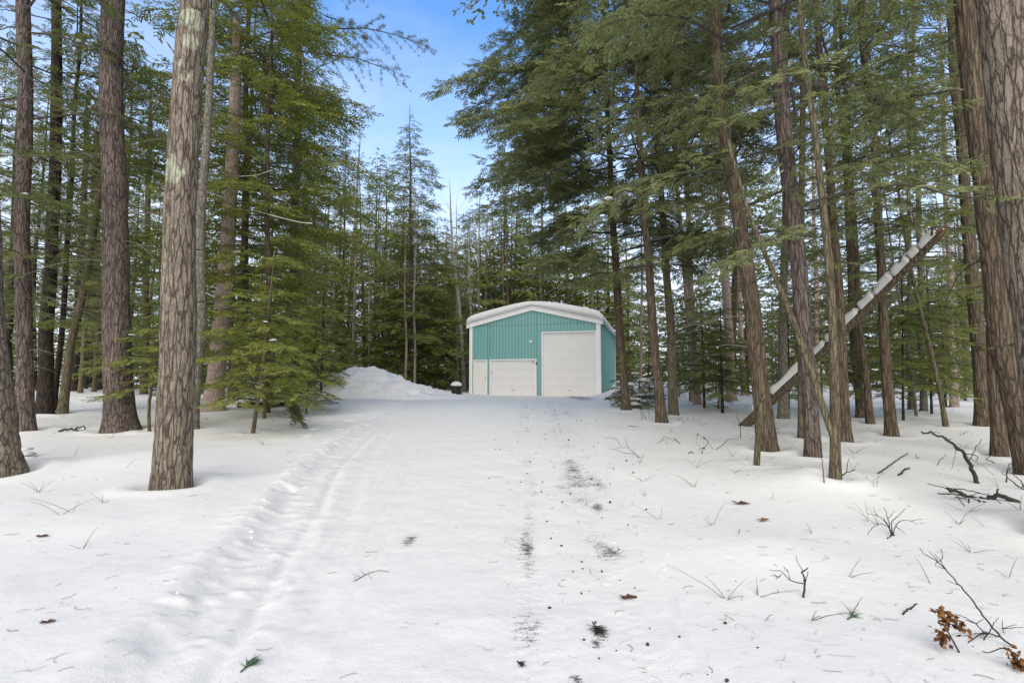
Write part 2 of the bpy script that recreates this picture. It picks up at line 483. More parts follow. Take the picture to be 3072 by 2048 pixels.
def build_ground():
    def axis(lo, hi, c, step, grow):
        a = [c]; s = step
        while a[-1] < hi:
            a.append(a[-1] + s); s = min(s * grow, 12.0) if a[-1] > c + 5.5 else step
        b = [c]; s = step
        while b[-1] > lo:
            b.append(b[-1] - s); s = min(s * grow, 12.0) if b[-1] < c - 5.5 else step
        return np.array(sorted(set(b[1:] + a)))
    xs = axis(-260, 260, -0.3, 0.030, 1.03)
    ya = [2.0]; 
    while ya[-1] < 420:
        ya.append(ya[-1] + max(0.022, (ya[-1]) * 0.0068) if ya[-1] < 45 else ya[-1] * 1.04)
    yb = [2.0]
    while yb[-1] > -90:
        yb.append(yb[-1] - max(0.10, abs(yb[-1] - 2.0) * 0.12))
    ys = np.array(sorted(set(yb[1:] + ya)))
    X, Y = np.meshgrid(xs, ys)
    Z = terrain(X, Y)
    for (wx, wy, wr) in WELLS:
        ix = np.searchsorted(xs, [wx - 4 * wr - 0.4, wx + 4 * wr + 0.4]); iy = np.searchsorted(ys, [wy - 4 * wr - 0.4, wy + 4 * wr + 0.4])
        sl = (slice(iy[0], iy[1]), slice(ix[0], ix[1]))
        q = np.hypot(X[sl] - wx, Y[sl] - wy) - wr
        Z[sl] += -0.07 * np.exp(-(np.maximum(q, 0) / 0.10) ** 2) + 0.035 * np.exp(-((q - 0.28) / 0.16) ** 2)
    far = sstep(60, 200, np.hypot(X, Y))
    Z = Z + far * (0.8 * fbm(X, Y, 0.02, 2))
    nx, ny = len(xs), len(ys)
    V = np.stack([X, Y, Z], -1).reshape(-1, 3)
    i = np.arange(ny - 1)[:, None]; j = np.arange(nx - 1)[None, :]
    F = np.stack([i * nx + j, i * nx + j + 1, (i + 1) * nx + j + 1, (i + 1) * nx + j], -1).reshape(-1, 4)
    cx = V[F].mean(1)
    xl, xr = drive_edges(cx[:, 1])
    inn = (cx[:, 0] > xl + 0.02 + 0.12 * fbm(cx[:, 0] * 0 + 1, cx[:, 1], 1.2, 2)) & (cx[:, 0] < xr + 0.08 * fbm(cx[:, 0] * 0 + 5, cx[:, 1], 1.0, 2)) & (cx[:, 1] < 24) & (cx[:, 1] > -60)
    yard = (cx[:, 1] >= 24) & (cx[:, 1] < 30.5) & (cx[:, 0] > -5.2) & (cx[:, 0] < 6.0 - 0.1 * (cx[:, 1] - 24))
    inn |= yard
    for nm, sel, mt in (("snow_ground", ~inn, M['snow']), ("driveway", inn, M['drive'])):
        f = F[sel]
        used, inv = np.unique(f, return_inverse=True)
        vv = V[used]
        at = {"dirt": dirt_at(vv[:, 0], vv[:, 1])} if nm == "driveway" else None
        me = make_mesh(nm, vv, inv.reshape(-1, 4), mt, True, at)
        tag(link(nm, me), kind='structure')



# ------------------------------------------------------------------ conifer crowns
def frond_template(k=16, seed=0, fine=1.0):
    """flat hemlock spray along +X, length 1: leaf diamonds; returns base, dir, side, len, wid arrays"""
    r = np.random.default_rng(seed)
    B, D, L, W = [], [], [], []
    B.append((0.0, 0, 0)); D.append((1, 0, 0)); L.append(0.5); W.append(0.05)
    B.append((0.45, 0, 0)); D.append((1, 0, -0.1)); L.append(0.55); W.append(0.09)
    n = max(2, (k - 2) // 4)
    for i in range(n):
        x = 0.12 + 0.78 * i / max(1, n - 1)
        for s in (-1, 1):
            x2 = x + r.uniform(-0.04, 0.04)
            a = r.uniform(0.75, 1.05)
            ln = 0.20 + 0.30 * (1 - x2) + r.uniform(-0.05, 0.05)
            d = np.array([math.cos(a), s * math.sin(a), r.uniform(-0.3, 0.1)])
            B.append((x2, 0, 0)); D.append(d); L.append(ln * 0.66); W.append(0.125 * fine)
            b2 = np.array([x2, 0, 0]) + d * ln * 0.5
            d2 = np.array([math.cos(a * 0.7), s * math.sin(a * 0.7), r.uniform(-0.45, 0.0)])
            B.append(b2); D.append(d2); L.append(ln * 0.66); W.append(0.135 * fine)
    return _leafverts(B, D, L, W, r)


def tuft_template(k=20, seed=0, wid=0.045):
    r = np.random.default_rng(seed)
    B, D, L, W = [], [], [], []
    for i in range(k):
        th = r.uniform(0, 2 * PI); c = r.uniform(-0.05, 0.95); s = math.sqrt(max(0, 1 - c * c))
        D.append((c, s * math.cos(th), s * math.sin(th))); B.append((r.uniform(-0.5, 0.15), 0, 0)); L.append(r.uniform(0.7, 1.1)); W.append(wid)
    return _leafverts(B, D, L, W, r)


def _leafverts(B, D, L, W, r):
    B = np.array(B, float); D = np.array(D, float); L = np.array(L, float)[:, None]; W = np.array(W, float)[:, None]
    D /= np.linalg.norm(D, axis=1, keepdims=True)
    up = np.array([0, 0, 1.0]) + r.normal(0, 0.35, (len(B), 3))
    S = np.cross(D, up); S /= np.linalg.norm(S, axis=1, keepdims=True) + 1e-9
    mid = B + D * L * 0.45
    return np.stack([B, mid + S * W * 0.5, B + D * L, mid - S * W * 0.5], 1).reshape(-1, 3)   # k*4,3


FR = [frond_template(18, s) for s in range(5)]
FRf = [frond_template(34, 40 + s, 0.62) for s in range(5)]
FRc = [frond_template(10, 20 + s, 1.7) for s in range(4)]
TU = [tuft_template(24, s, 0.06) for s in range(4)]
TUc = [tuft_template(11, 10 + s, 0.075) for s in range(3)]


def instance_quads(T, O, X, Y, Z, s):
    """T templates list; returns V,F for all"""
    n = len(O)
    pick = RNG.integers(0, len(T), n)
    out = []
    for k, t in enumerate(T):
        m = pick == k
        if not m.any(): continue
        v = O[m][:, None, :] + s[m][:, None, None] * (t[None, :, 0:1] * X[m][:, None, :] + t[None, :, 1:2] * Y[m][:, None, :] + t[None, :, 2:3] * Z[m][:, None, :])
        out.append(v.reshape(-1, 3))
    V = np.concatenate(out)
    F = np.arange(len(V)).reshape(-1, 4)
    return V, F


def icos():
    t = (1 + 5 ** .5) / 2
    v = np.array([(-1, t, 0), (1, t, 0), (-1, -t, 0), (1, -t, 0), (0, -1, t), (0, 1, t), (0, -1, -t), (0, 1, -t), (t, 0, -1), (t, 0, 1), (-t, 0, -1), (-t, 0, 1)], float)
    v /= np.linalg.norm(v[0])
    f = [(0, 11, 5), (0, 5, 1), (0, 1, 7), (0, 7, 10), (0, 10, 11), (1, 5, 9), (5, 11, 4), (11, 10, 2), (10, 7, 6), (7, 1, 8), (3, 9, 4), (3, 4, 2), (3, 2, 6), (3, 6, 8), (3, 8, 9), (4, 9, 5), (2, 4, 11), (6, 2, 10), (8, 6, 7), (9, 8, 1)]
    v = list(map(tuple, v)); cache = {}; nf = []
    def mid(a, b):
        k = (min(a, b), max(a, b))
        if k not in cache:
            p = np.array(v[a]) + np.array(v[b]); p /= np.linalg.norm(p)
            v.append(tuple(p)); cache[k] = len(v) - 1
        return cache[k]
    for a, b, c in f:
        ab, bc, ca = mid(a, b), mid(b, c), mid(c, a)
        nf += [(a, ab, ca), (b, bc, ab), (c, ca, bc), (ab, bc, ca)]
    return np.array(v), np.array(nf)


ICO = icos()


def snow_blobs(pts, sizes, rng):
    g = Geo()
    for p, s in zip(pts, sizes):
        v = ICO[0].copy()
        a = rng.uniform(0, PI); k = rng.uniform(0.5, 1.0)
        n = 1 + 0.28 * vnoise(v[:, 0] * 1.7 + p[0] * 7, v[:, 1] * 1.7 + p[1] * 7, v[:, 2] * 1.7)
        v = v * n[:, None] * np.array([1.0, k, 0.34])
        v[:, 2] = np.where(v[:, 2] < 0, v[:, 2] * 0.4, v[:, 2])
        c, si = math.cos(a), math.sin(a)
        v = np.stack([v[:, 0] * c - v[:, 1] * si, v[:, 0] * si + v[:, 1] * c, v[:, 2]], 1) * s + p
        g.add(v, ICO[1])
    return g


LEAFN = {}


def conifer(name, seed, H, h0, prof, step=0.2, gap=0.22, fgap=0.15, flen=0.36, style='hem', rise=0.25, droop=0.45, lod=99, lodf=2.2,
            leaf='leaf_a', coarse=False, nsnow=12, snow=(0.10, 0.26), dead=0, hmax=None, sublen=0.34, fine=False, bias=None):
    """returns the crown mesh with its limbs and the snow caught on it in tree coordinates (trunk = z axis)"""
    global RNG
    RNG = np.random.default_rng(seed)
    r = RNG
    g = Geo()
    Os, Xs, Ys, Zs, Ss = [], [], [], [], []
    CO, CX, CY, CZ, CS = [], [], [], [], []
    tips = []
    h = h0
    az = r.uniform(0, 2 * PI)
    while h < (hmax or H) - 0.15:
        lo = h > lod
        az += 2.4 + r.uniform(-0.6, 0.6)
        if bias and r.uniform() < bias[1]: az = bias[0] + r.uniform(-0.75, 0.75)
        L = max(0.15, prof(h) * r.uniform(0.45, 1.15))
        st = step * (1.7 if lo else 1.0) * r.uniform(0.35, 1.75)
        n = 8
        t = np.linspace(0, 1, n)
        up = (h - h0) / max(1e-3, H - h0)
        ri = rise + r.normal(0, 0.10) + 0.5 * max(0, up - 0.55)
        dr = droop * (1 - 0.45 * up)
        bend = r.uniform(-0.25, 0.25)
        aa = az + bend * t
        P = np.stack([np.cumsum(np.cos(aa)) / n * L, np.cumsum(np.sin(aa)) / n * L, h + L * (ri * t - dr * t * t) + 0.02 * r.normal(size=n)], 1)
        P[0] = (0, 0, h)
        g.tubes(P, (0.007 + 0.0065 * min(L, 4)) * (1 - 0.85 * t) + 0.003, 4)
        if style == 'dead':
            h += st; continue
        # side branches
        gp = gap * (lodf if lo else 1)
        ts = np.arange(0.16 if L > 1 else 0.05, 0.98, gp / L)
        if len(ts) == 0: ts = np.array([0.5])
        ts = ts + r.uniform(-0.3, 0.3, len(ts)) * gp / L
        ts = np.clip(ts, 0.03, 1)
        side = np.where(np.arange(len(ts)) % 2 == 0, 1, -1)
        o = np.stack([np.interp(ts, t, P[:, i]) for i in range(3)], 1)
        sa = az + bend * ts + side * r.uniform(0.7, 1.2, len(ts))
        sl = (sublen * L * (1 - ts) + 0.18 + 0.10 * min(L, 2)) * r.uniform(0.6, 1.2, len(ts))
        sl = np.minimum(sl, 1.5)
        sz = r.uniform(-0.32, 0.02, len(ts)) - 0.12 * ts
        # main axis also carries tip
        o = np.concatenate([o, P[-3:-2]]); sa = np.append(sa, aa[-1]); sl = np.append(sl, L * 0.3); sz = np.append(sz, -0.3)
        # side branch wood
        tt = np.linspace(0, 1, 3)
        SPt = o[:, None, :] + sl[:, None, None] * np.stack([np.cos(sa)[:, None] * tt, np.sin(sa)[:, None] * tt, sz[:, None] * tt - 0.12 * tt * tt], -1)
        if not lo and not coarse:
            g.tubes(SPt, np.broadcast_to((0.0065 * (1 - 0.75 * tt))[None], (len(sa), 3)), 3)
        tips.append(o)
        fg = fgap * (lodf if lo else 1)
        cnt = np.maximum(1, np.ceil(sl / fg).astype(int))
        idx = np.repeat(np.arange(len(sa)), cnt)
        within = np.concatenate([np.arange(c) for c in cnt])
        s = (within + r.uniform(0.2, 0.9, len(idx))) / cnt[idx]
        last = within == cnt[idx] - 1
        fo = o[idx] + sl[idx][:, None] * np.stack([np.cos(sa[idx]) * s, np.sin(sa[idx]) * s, sz[idx] * s - 0.12 * s * s], -1)
        fa = sa[idx] + np.where(last, 0, np.where(within % 2 == 0, 1, -1)) * r.uniform(0.35, 0.95, len(idx))
        if style == 'hem':
            fp = r.normal(-0.30, 0.22, len(idx))
        else:
            fp = r.normal(0.25, 0.35, len(idx))
        fl = flen * r.uniform(0.6, 1.25, len(idx)) * (lodf ** 0.5 if lo else 1)
        X = np.stack([np.cos(fa) * np.cos(fp), np.sin(fa) * np.cos(fp), np.sin(fp)], 1)
        Y = np.stack([-np.sin(fa), np.cos(fa), r.normal(0, 0.25, len(idx))], 1)
        Y /= np.linalg.norm(Y, axis=1, keepdims=True)
        Z = np.cross(X, Y)
        tgt = (CO, CX, CY, CZ, CS) if (lo or coarse) else (Os, Xs, Ys, Zs, Ss)
        for lst, a in zip(tgt, (fo, X, Y, Z, fl)): lst.append(a)
        h += st
    Vs, Fs, off = [], [], 0
    for tup, T in (((Os, Xs, Ys, Zs, Ss), (FRf if fine else FR) if style == 'hem' else TU), ((CO, CX, CY, CZ, CS), FRc if style == 'hem' else TUc)):
        if not tup[0]: continue
        V, F = instance_quads(T, *[np.concatenate(a) for a in tup])
        Vs.append(V); Fs.append(F + off); off += len(V)
    LV = np.concatenate(g.V); LF = np.concatenate(g.F4)
    V = np.concatenate(Vs); F = np.concatenate(Fs)
    LEAFN[name] = len(V)
    tp = np.concatenate(tips)
    ii = r.choice(len(tp), min(nsnow, len(tp)), replace=False)
    if len(ii):
        sg = snow_blobs(tp[ii] + np.array([0, 0, 0.04]), r.uniform(snow[0], snow[1], len(ii)), r)
        SV = np.concatenate(sg.V); SF = np.concatenate(sg.F3) + len(V) + len(LV)
    else:
        SV = np.zeros((0, 3)); SF = np.zeros((0, 3), int)
    crown = make_mesh(name + "_crown", np.concatenate([V, LV, SV]), [np.concatenate([F, LF + len(V)]), SF], mats=[M[leaf], M['limb'], M['snow']],
                      midx=np.concatenate([np.zeros(len(F), int), np.ones(len(LF), int), np.full(len(SF), 2)]))
    return crown


def prof_std(H, h0, Lm, low=0.75, peak=0.25, pw=0.85, tip=0.45):
    def f(h):
        t = (h - h0) / (H - h0)
        if t < peak: return Lm * (low + (1 - low) * (t / peak))
        return max(tip, Lm * (1 - (t - peak) / (1 - peak)) ** pw)
    return f


PROTO = {}
def proto(key, *a, **k):
    PROTO[key] = conifer(key, *a, **k)


# big overhanging hemlock right of the drive
def prof_big(h):
    return float(np.interp(h, [3.5, 5, 7.5, 9, 12, 16, 20, 26], [2.6, 3.6, 4.4, 5.0, 5.5, 5.2, 4.4, 0.4]))
proto('big', 1, 26, 4.7, prof_big, step=0.15, gap=0.215, fgap=0.125, flen=0.43, lod=16.5, lodf=3.0, leaf='leaf_b', nsnow=16, snow=(0.05, 0.14), rise=0.18, droop=0.36, fine=True, bias=(PI, 0.36))
proto('wide', 2, 22, 4.2, prof_std(22, 4.2, 4.3, 0.6), step=0.30, gap=0.24, fgap=0.15, flen=0.34, lod=12, leaf='leaf_b', nsnow=18, snow=(0.04, 0.13), rise=0.16, droop=0.34, fine=True, lodf=3.4)
proto('tall', 3, 26, 2.2, prof_std(26, 2.2, 4.6, 0.7), step=0.215, gap=0.23, fgap=0.15, flen=0.43, lod=20, lodf=3.0, leaf='leaf_c', nsnow=22, snow=(0.06, 0.2))
proto('mid', 4, 21, 1.6, prof_std(21, 1.6, 4.2, 0.75), step=0.29, gap=0.25, fgap=0.17, flen=0.42, lod=17, lodf=3.0, leaf='leaf_a', nsnow=26, snow=(0.06, 0.2))
proto('slim', 5, 23, 3.4, prof_std(23, 3.4, 3.5, 0.7), step=0.38, gap=0.27, fgap=0.17, flen=0.38, lod=14, leaf='leaf_d', nsnow=14, snow=(0.05, 0.15), lodf=3.0, fine=True)
proto('thin', 6, 21, 3.0, prof_std(21, 3.0, 3.1, 0.55), step=0.38, gap=0.27, fgap=0.17, flen=0.36, lod=13, leaf='leaf_a', nsnow=16, snow=(0.05, 0.15), lodf=3.0, fine=True)
proto('airy', 17, 21, 3.2, prof_std(21, 3.2, 3.0, 0.6), step=0.50, gap=0.27, fgap=0.17, flen=0.33, lod=13, lodf=3.0, leaf='leaf_b', nsnow=8, snow=(0.04, 0.12), fine=True, rise=0.2, droop=0.4)
proto('pine', 7, 24, 9.5, prof_std(24, 9.5, 5.0, 0.8), step=0.34, gap=0.28, fgap=0.14, flen=0.16, style='pine', rise=0.30, droop=0.30, lod=17, leaf='leaf_d', nsnow=5)
proto('spire', 8, 18.6, 2.0, prof_std(18.6, 2.0, 4.4, 0.85, 0.15, 0.80, 0.35), step=0.17, gap=0.24, fgap=0.17, flen=0.46, lod=30, leaf='leaf_a', nsnow=16, rise=0.05, droop=0.28)
proto('sap_a', 9, 4.3, 0.75, prof_std(4.3, 0.75, 1.75, 0.8, 0.3), step=0.11, gap=0.135, fgap=0.10, flen=0.22, leaf='leaf_c', nsnow=5, snow=(0.05, 0.1), rise=0.15, droop=0.3, fine=True)
proto('sap_b', 10, 2.6, 0.5, prof_std(2.6, 0.5, 1.2, 0.8, 0.3), step=0.10, gap=0.13, fgap=0.09, flen=0.20, leaf='leaf_c', nsnow=2, snow=(0.04, 0.08), rise=0.1, droop=0.4, fine=True)
proto('bush', 11, 1.3, 0.12, prof_std(1.3, 0.12, 0.95, 0.9, 0.3), step=0.07, gap=0.14, fgap=0.10, flen=0.22, leaf='leaf_d', nsnow=9, snow=(0.12, 0.34), rise=0.3, droop=0.4)
proto('far_a', 12, 18, 1.0, prof_std(18, 1.0, 4.0, 0.85), step=0.30, gap=0.31, fgap=0.25, flen=0.56, coarse=True, leaf='leaf_a', nsnow=34, snow=(0.08, 0.26))
proto('far_b', 13, 21, 2.6, prof_std(21, 2.6, 4.0, 0.75), step=0.38, gap=0.34, fgap=0.26, flen=0.60, coarse=True, leaf='leaf_a', nsnow=26, snow=(0.08, 0.26))
proto('far_c', 14, 14, 0.6, prof_std(14, 0.6, 3.6, 0.9), step=0.27, gap=0.31, fgap=0.25, flen=0.54, coarse=True, leaf='leaf_c', nsnow=30, snow=(0.08, 0.26))
proto('far_p', 15, 22, 7.5, prof_std(22, 7.5, 3.6, 0.7), step=0.36, gap=0.34, fgap=0.20, flen=0.26, style='pine', coarse=True, rise=0.3, droop=0.3, leaf='leaf_d', nsnow=8, snow=(0.08, 0.2))
proto('high_p', 16, 25, 11.5, prof_std(25, 11.5, 3.2, 0.7), step=0.50, gap=0.40, fgap=0.28, flen=0.24, style='pine', coarse=True, rise=0.3, droop=0.3, leaf='leaf_d', nsnow=0)
PROTO_H = {'big': 26, 'wide': 22, 'tall': 26, 'mid': 21, 'slim': 23, 'thin': 21, 'pine': 24, 'spire': 18.6, 'sap_a': 4.3, 'sap_b': 2.6, 'bush': 1.3, 'airy': 21, 'far_a': 18, 'far_b': 21, 'far_c': 14, 'far_p': 22, 'high_p': 25}


# ------------------------------------------------------------------ trunks
def trunk_geo(P, rad, seg=20, dz=0.25, flare=0.35, seed=0, rough=0.05, g=None, bury=0.35, stubs=0, twigs=0, twz=(1, 8), twl=(0.5, 1.6), ridges=0):
    """P (k,3) local polyline from the base (0,0,0); rad (k,)"""
    r = np.random.default_rng(seed)
    P = np.asarray(P, float); rad = np.asarray(rad, float)
    g = g or Geo()
    L = np.concatenate([[0], np.cumsum(np.linalg.norm(np.diff(P, axis=0), axis=1))])
    tot = L[-1]
    s = [0.0, 0.06, 0.13, 0.22, 0.34, 0.5, 0.7]
    if ridges:
        s = list(np.arange(0, min(tot, 9), 0.07))
    while s[-1] < tot: s.append(s[-1] + (dz if s[-1] < 10 else dz * 3))
    s = np.array([x for x in s if x < tot] + [tot])
    C = np.stack([np.interp(s, L, P[:, i]) for i in range(3)], 1)
    rr = np.interp(s, L, rad)
    # gentle wander
    w = 0.06 * min(1, tot / 10) * sstep(0.5, 3, s)
    C[:, 0] += w * vnoise(s * 0.35 + seed * 3.1, s * 0); C[:, 1] += w * vnoise(s * 0.35 + seed * 5.7 + 50, s * 0)
    d0 = (C[1] - C[0]) / (np.linalg.norm(C[1] - C[0]) + 1e-9)
    C = np.concatenate([(C[0] - d0 * bury)[None], C]); rr = np.concatenate([[rr[0]], rr]); sz = np.concatenate([[-bury], s])
    n = len(C)
    T = np.gradient(C, axis=0); T /= np.linalg.norm(T, axis=1, keepdims=True)
    Nn = np.cross(T, np.array([0, 1.0, 0.05])); Nn /= np.linalg.norm(Nn, axis=1, keepdims=True)
    Bn = np.cross(T, Nn)
    a = np.arange(seg) / seg * 2 * PI
    A, S = np.meshgrid(a, sz)
    lob = 1 + 0.5 * vnoise(np.cos(A) * 1.6 + seed, np.sin(A) * 1.6 + 3)
    fl = 1 + flare * np.exp(-np.maximum(S, 0) / 0.30) * lob
    nz = 1 + rough * vnoise(np.cos(A) * 2.2 + seed * 1.7, np.sin(A) * 2.2, S * 2.0) + rough * 0.5 * vnoise(np.cos(A) * 5 + seed, np.sin(A) * 5, S * 4.0)
    if ridges:
        q = vnoise(A * ridges + 0.9 * vnoise(A * 3, S * 2.3), S * 2.4 + seed) 
        q2 = vnoise(A * ridges * 2.1 + 7, S * 5.5 + seed)
        wrap = np.abs(q) * 0.7 + np.abs(q2) * 0.3
        nz = nz + 0.085 * (sstep(0.0, 0.30, wrap) - 0.7)
    Rr = rr[:, None] * fl * nz
    V = C[:, None, :] + Rr[..., None] * (np.cos(A)[..., None] * Nn[:, None, :] + np.sin(A)[..., None] * Bn[:, None, :])
    i = np.arange(n - 1)[:, None]; j = np.arange(seg)[None, :]
    F = np.stack([i * seg + j, i * seg + (j + 1) % seg, (i + 1) * seg + (j + 1) % seg, (i + 1) * seg + j], -1).reshape(-1, 4)
    g.add(V.reshape(-1, 3), F)
    g.add(np.concatenate([V[-1], C[-1:]]), [(k, (k + 1) % seg, seg) for k in range(seg)])
    # snapped branch stubs
    for _ in range(stubs):
        z = r.uniform(1.2, min(tot, 9)); c = np.array([np.interp(z, sz, C[:, q]) for q in range(3)]); rad_ = np.interp(z, sz, rr)
        an = r.uniform(0, 2 * PI); ln = r.uniform(0.08, 0.5)
        d = np.array([math.cos(an), math.sin(an), r.uniform(-0.2, 0.3)])
        tt = np.linspace(0, 1, 4)[:, None]
        g.tubes(c + d * (rad_ * 0.7 + ln * tt), np.linspace(0.016, 0.006, 4) , 4)
    return g, C, sz, rr


def twig_geo(C, sz, rr, n, zr, lr, seed, up=False):
    r = np.random.default_rng(seed + 99)
    g = Geo()
    P1, R1 = [], []
    for _ in range(n):
        z = r.uniform(*zr); c = np.array([np.interp(z, sz, C[:, q]) for q in range(3)]); rad_ = np.interp(z, sz, rr)
        an = r.uniform(0, 2 * PI); ln = r.uniform(*lr)
        t = np.linspace(0, 1, 6)
        aa = an + r.uniform(-0.6, 0.6) * t
        p = c + np.stack([np.cos(aa) * (rad_ * 0.6 + ln * t), np.sin(aa) * (rad_ * 0.6 + ln * t), ln * ((r.uniform(0.8, 1.7) if up else r.uniform(0.1, 0.4)) * t - (0 if up else r.uniform(0.1, 0.7)) * t * t)], 1)
        p += r.normal(0, 0.012, p.shape) * t[:, None]
        P1.append(p); R1.append(np.linspace(r.uniform(0.006, 0.013), 0.003, 6))
        for _k in range(r.integers(1, 4)):
            q = r.integers(1, 5); b = an + r.choice([-1, 1]) * r.uniform(0.4, 1.0); l2 = ln * r.uniform(0.2, 0.5)
            p2 = p[q] + np.stack([np.cos(b) * l2 * t, np.sin(b) * l2 * t, l2 * ((r.uniform(0.8, 1.8) if up else r.uniform(-0.2, 0.2)) * t - (0 if up else 0.3) * t * t)], 1)
            P1.append(p2); R1.append(np.linspace(0.006, 0.0025, 6))
    g.tubes(np.array(P1), np.array(R1), 3)
    return g


SEED = [100]


def tree(name, label, base, pts, crown=None, bark='hem', H=None, seg=18, cs=1.0, flare=0.35, depth=None, stubs=4, twigs=0, twz=(1.5, 8), twl=(0.5, 1.6),
         fork=None, group=None, cat='tree', broken=False, ridges=0, rough=0.05, cz=0.0, leaf=None, twm='twig_grey', twup=False):
    """base (u, v, width px) on the ground; pts [(u, v, width px)] further up the trunk, at the depth of the base"""
    SEED[0] += 1
    sd = SEED[0]
    u, v, w = base
    b = ground(u, v) if depth is None else at_depth(u, v, depth)
    if depth is not None: b[2] = float(terrain(b[0], b[1], False))
    Y = b[1]
    WELLS.append((b[0], b[1], w * 0.5 / (FPX / (Y * CP) / K)))
    pxm = FPX / (Y * CP) / K * math.hypot(1.0, (u * K - 512) / FPX)
    P = [np.zeros(3)]; rad = [w / pxm / 2]
    for (uu, vv, ww) in pts:
        P.append(at_depth(uu, vv, Y) - b); rad.append(ww / pxm / 2)
    P = np.array(P); rad = np.array(rad)
    if not broken:
        H = H or (PROTO_H[crown] * cs if crown else P[-1][2] + 2)
        d = P[-1] - P[-2]
        if P[-1][2] < H:
            P = np.concatenate([P, (P[-1] + d / d[2] * (H - P[-1][2]))[None]]); rad = np.append(rad, max(0.015, rad[-1] * 0.12))
    # depth sway so the lean is not confined to the picture plane
    sw = np.random.default_rng(sd).uniform(-0.02, 0.02)
    P[:, 1] += sw * P[:, 2]
    g, C, sz, rr = trunk_geo(P, rad, seg=seg, seed=sd, flare=flare, stubs=stubs, ridges=ridges, rough=rough)
    if fork:
        F = [np.asarray(at_depth(a, c, Y) - b) for (a, c, _) in fork]; fr = [x[2] / pxm / 2 for x in fork]
        F = np.array(F); F[:, 1] += np.linspace(0, 0.25, len(F))
        L = np.concatenate([[0], np.cumsum(np.linalg.norm(np.diff(F, axis=0), axis=1))]); s = np.linspace(0, L[-1], 20)
        g.tubes(np.stack([np.interp(s, L, F[:, i]) for i in range(3)], 1), np.interp(s, L, fr), 10)
    root = tag(link(name, None, loc=b), label, cat, group)
    if twigs:
        g2 = twig_geo(C, sz, rr, twigs, twz, twl, sd, twup)
        V1 = np.concatenate(g.V); V2 = np.concatenate(g2.V)
        q1 = np.concatenate(g.F4); q2 = np.concatenate(g2.F4) + len(V1); t1 = np.concatenate(g.F3)
        me = make_mesh("trunk", np.concatenate([V1, V2]), [np.concatenate([q1, q2]), t1], mats=[M[bark], M[twm]], smooth=True,
                       midx=np.concatenate([np.zeros(len(q1), int), np.ones(len(q2), int), np.zeros(len(t1), int)]))
    else:
        me = g.mesh("trunk", M[bark], True)
    link("trunk", me, root)
    if crown:
        cr = PROTO[crown]
        ax = Vector(P[-1]).normalized()
        q = Vector((0, 0, 1)).rotation_difference(ax) @ Quaternion((0, 0, 1), 0.0 if crown == 'big' else random.Random(sd).uniform(0, 2 * PI))
        for nm, me in (("crown", cr),):
            if me is None: continue
            o = link(nm, me, root)
            o.rotation_mode = 'QUATERNION'; o.rotation_quaternion = q; o.scale = (cs,) * 3; o.location = (0, 0, cz)
            if nm == "crown" and leaf:
                o.material_slots[0].link = 'OBJECT'; o.material_slots[0].material = M[leaf]
    return root


# ---- left of the drive
tree("pine_tree", "mossy furrowed trunk cut off by the left edge, snow clump at its foot", (-8, 1085, 118), [(-25, 800, 92), (-32, 600, 84), (-70, 0, 72)], 'high_p', 'pine', seg=28, cs=0.9, ridges=5, flare=0.3)
tree("pine_tree", "straight reddish brown trunk just right of the mossy trunk at the left edge", (60, 988, 44), [(58, 800, 42), (58, 500, 40), (69, 0, 38)], 'slim', 'pine_red', twigs=26, twz=(1, 9))
tree("pine_tree", "blackish pine trunk leaning right, left edge of the dark cluster of slender trunks", (101, 950, 40), [(112, 800, 37), (122, 600, 33), (128, 350, 31), (135, 0, 26)], 'airy', 'dark', twigs=22, cs=1.05)
tree("hemlock_tree", "very thin dark trunk hugging the right side of the blackish pine", (123, 945, 16), [(135, 760, 15), (150, 560, 14), (162, 300, 11), (175, 0, 8)], 'thin', 'dark', twigs=10)
tree("hemlock_tree", "thin tan trunk leaning strongly right inside the dark cluster on the left", (142, 950, 24), [(165, 780, 22), (200, 580, 19), (225, 440, 16), (240, 300, 12)], 'thin', 'olive', twigs=10)
tree("hemlock_tree", "slender dark trunk behind the tan leaning trunk", (172, 898, 20), [(178, 700, 19), (184, 500, 17), (192, 200, 13)], 'airy', 'dark', twigs=12)
tree("hemlock_tree", "thin greenish trunk crossing in front of the last dark trunk of the cluster", (184, 902, 12), [(194, 760, 12), (205, 600, 11), (222, 380, 9)], 'thin', 'olive', twigs=8)
tree("pine_tree", "dark rough trunk just left of the big reddish pine", (202, 888, 30), [(206, 740, 26), (211, 560, 24), (218, 300, 19)], 'airy', 'dark', twigs=14)
tree("pine_tree", "big reddish pine with broad flared foot, left of the nearest tan pine", (277, 988, 72), [(267, 800, 68), (264, 600, 64), (264, 400, 60), (261, 0, 57)], 'high_p', 'pine_red', seg=28, cs=1.05, flare=0.34, ridges=5, twigs=34, twz=(4, 11), twl=(0.8, 2.6))
tree("hemlock_sapling", "curved hemlock sapling between the reddish pine and the nearest tan pine", (343, 990, 8), [(341, 930, 8), (350, 870, 7), (356, 820, 6)], 'sap_b', 'olive', flare=0.1, stubs=0, cs=0.95, cz=0.5)
_b = ground(393, 1112)
_sp = []
for (u_, v_, r_) in ((424, 412, 0.15), (420, 385, 0.09), (466, 72, 0.15), (462, 122, 0.12), (452, 200, 0.07), (441, 170, 0.06)):
    _p = at_depth(u_, v_, _b[1]) - _b; _sp.append((_p[0], _p[1] - 0.24, _p[2], r_))
M['pine_lichen'] = mat_bark("lichened_pine_bark", (0.300, 0.252, 0.205), (0.062, 0.048, 0.037), 17, 0.115, 0.35, 0.05, 0.03, _sp)
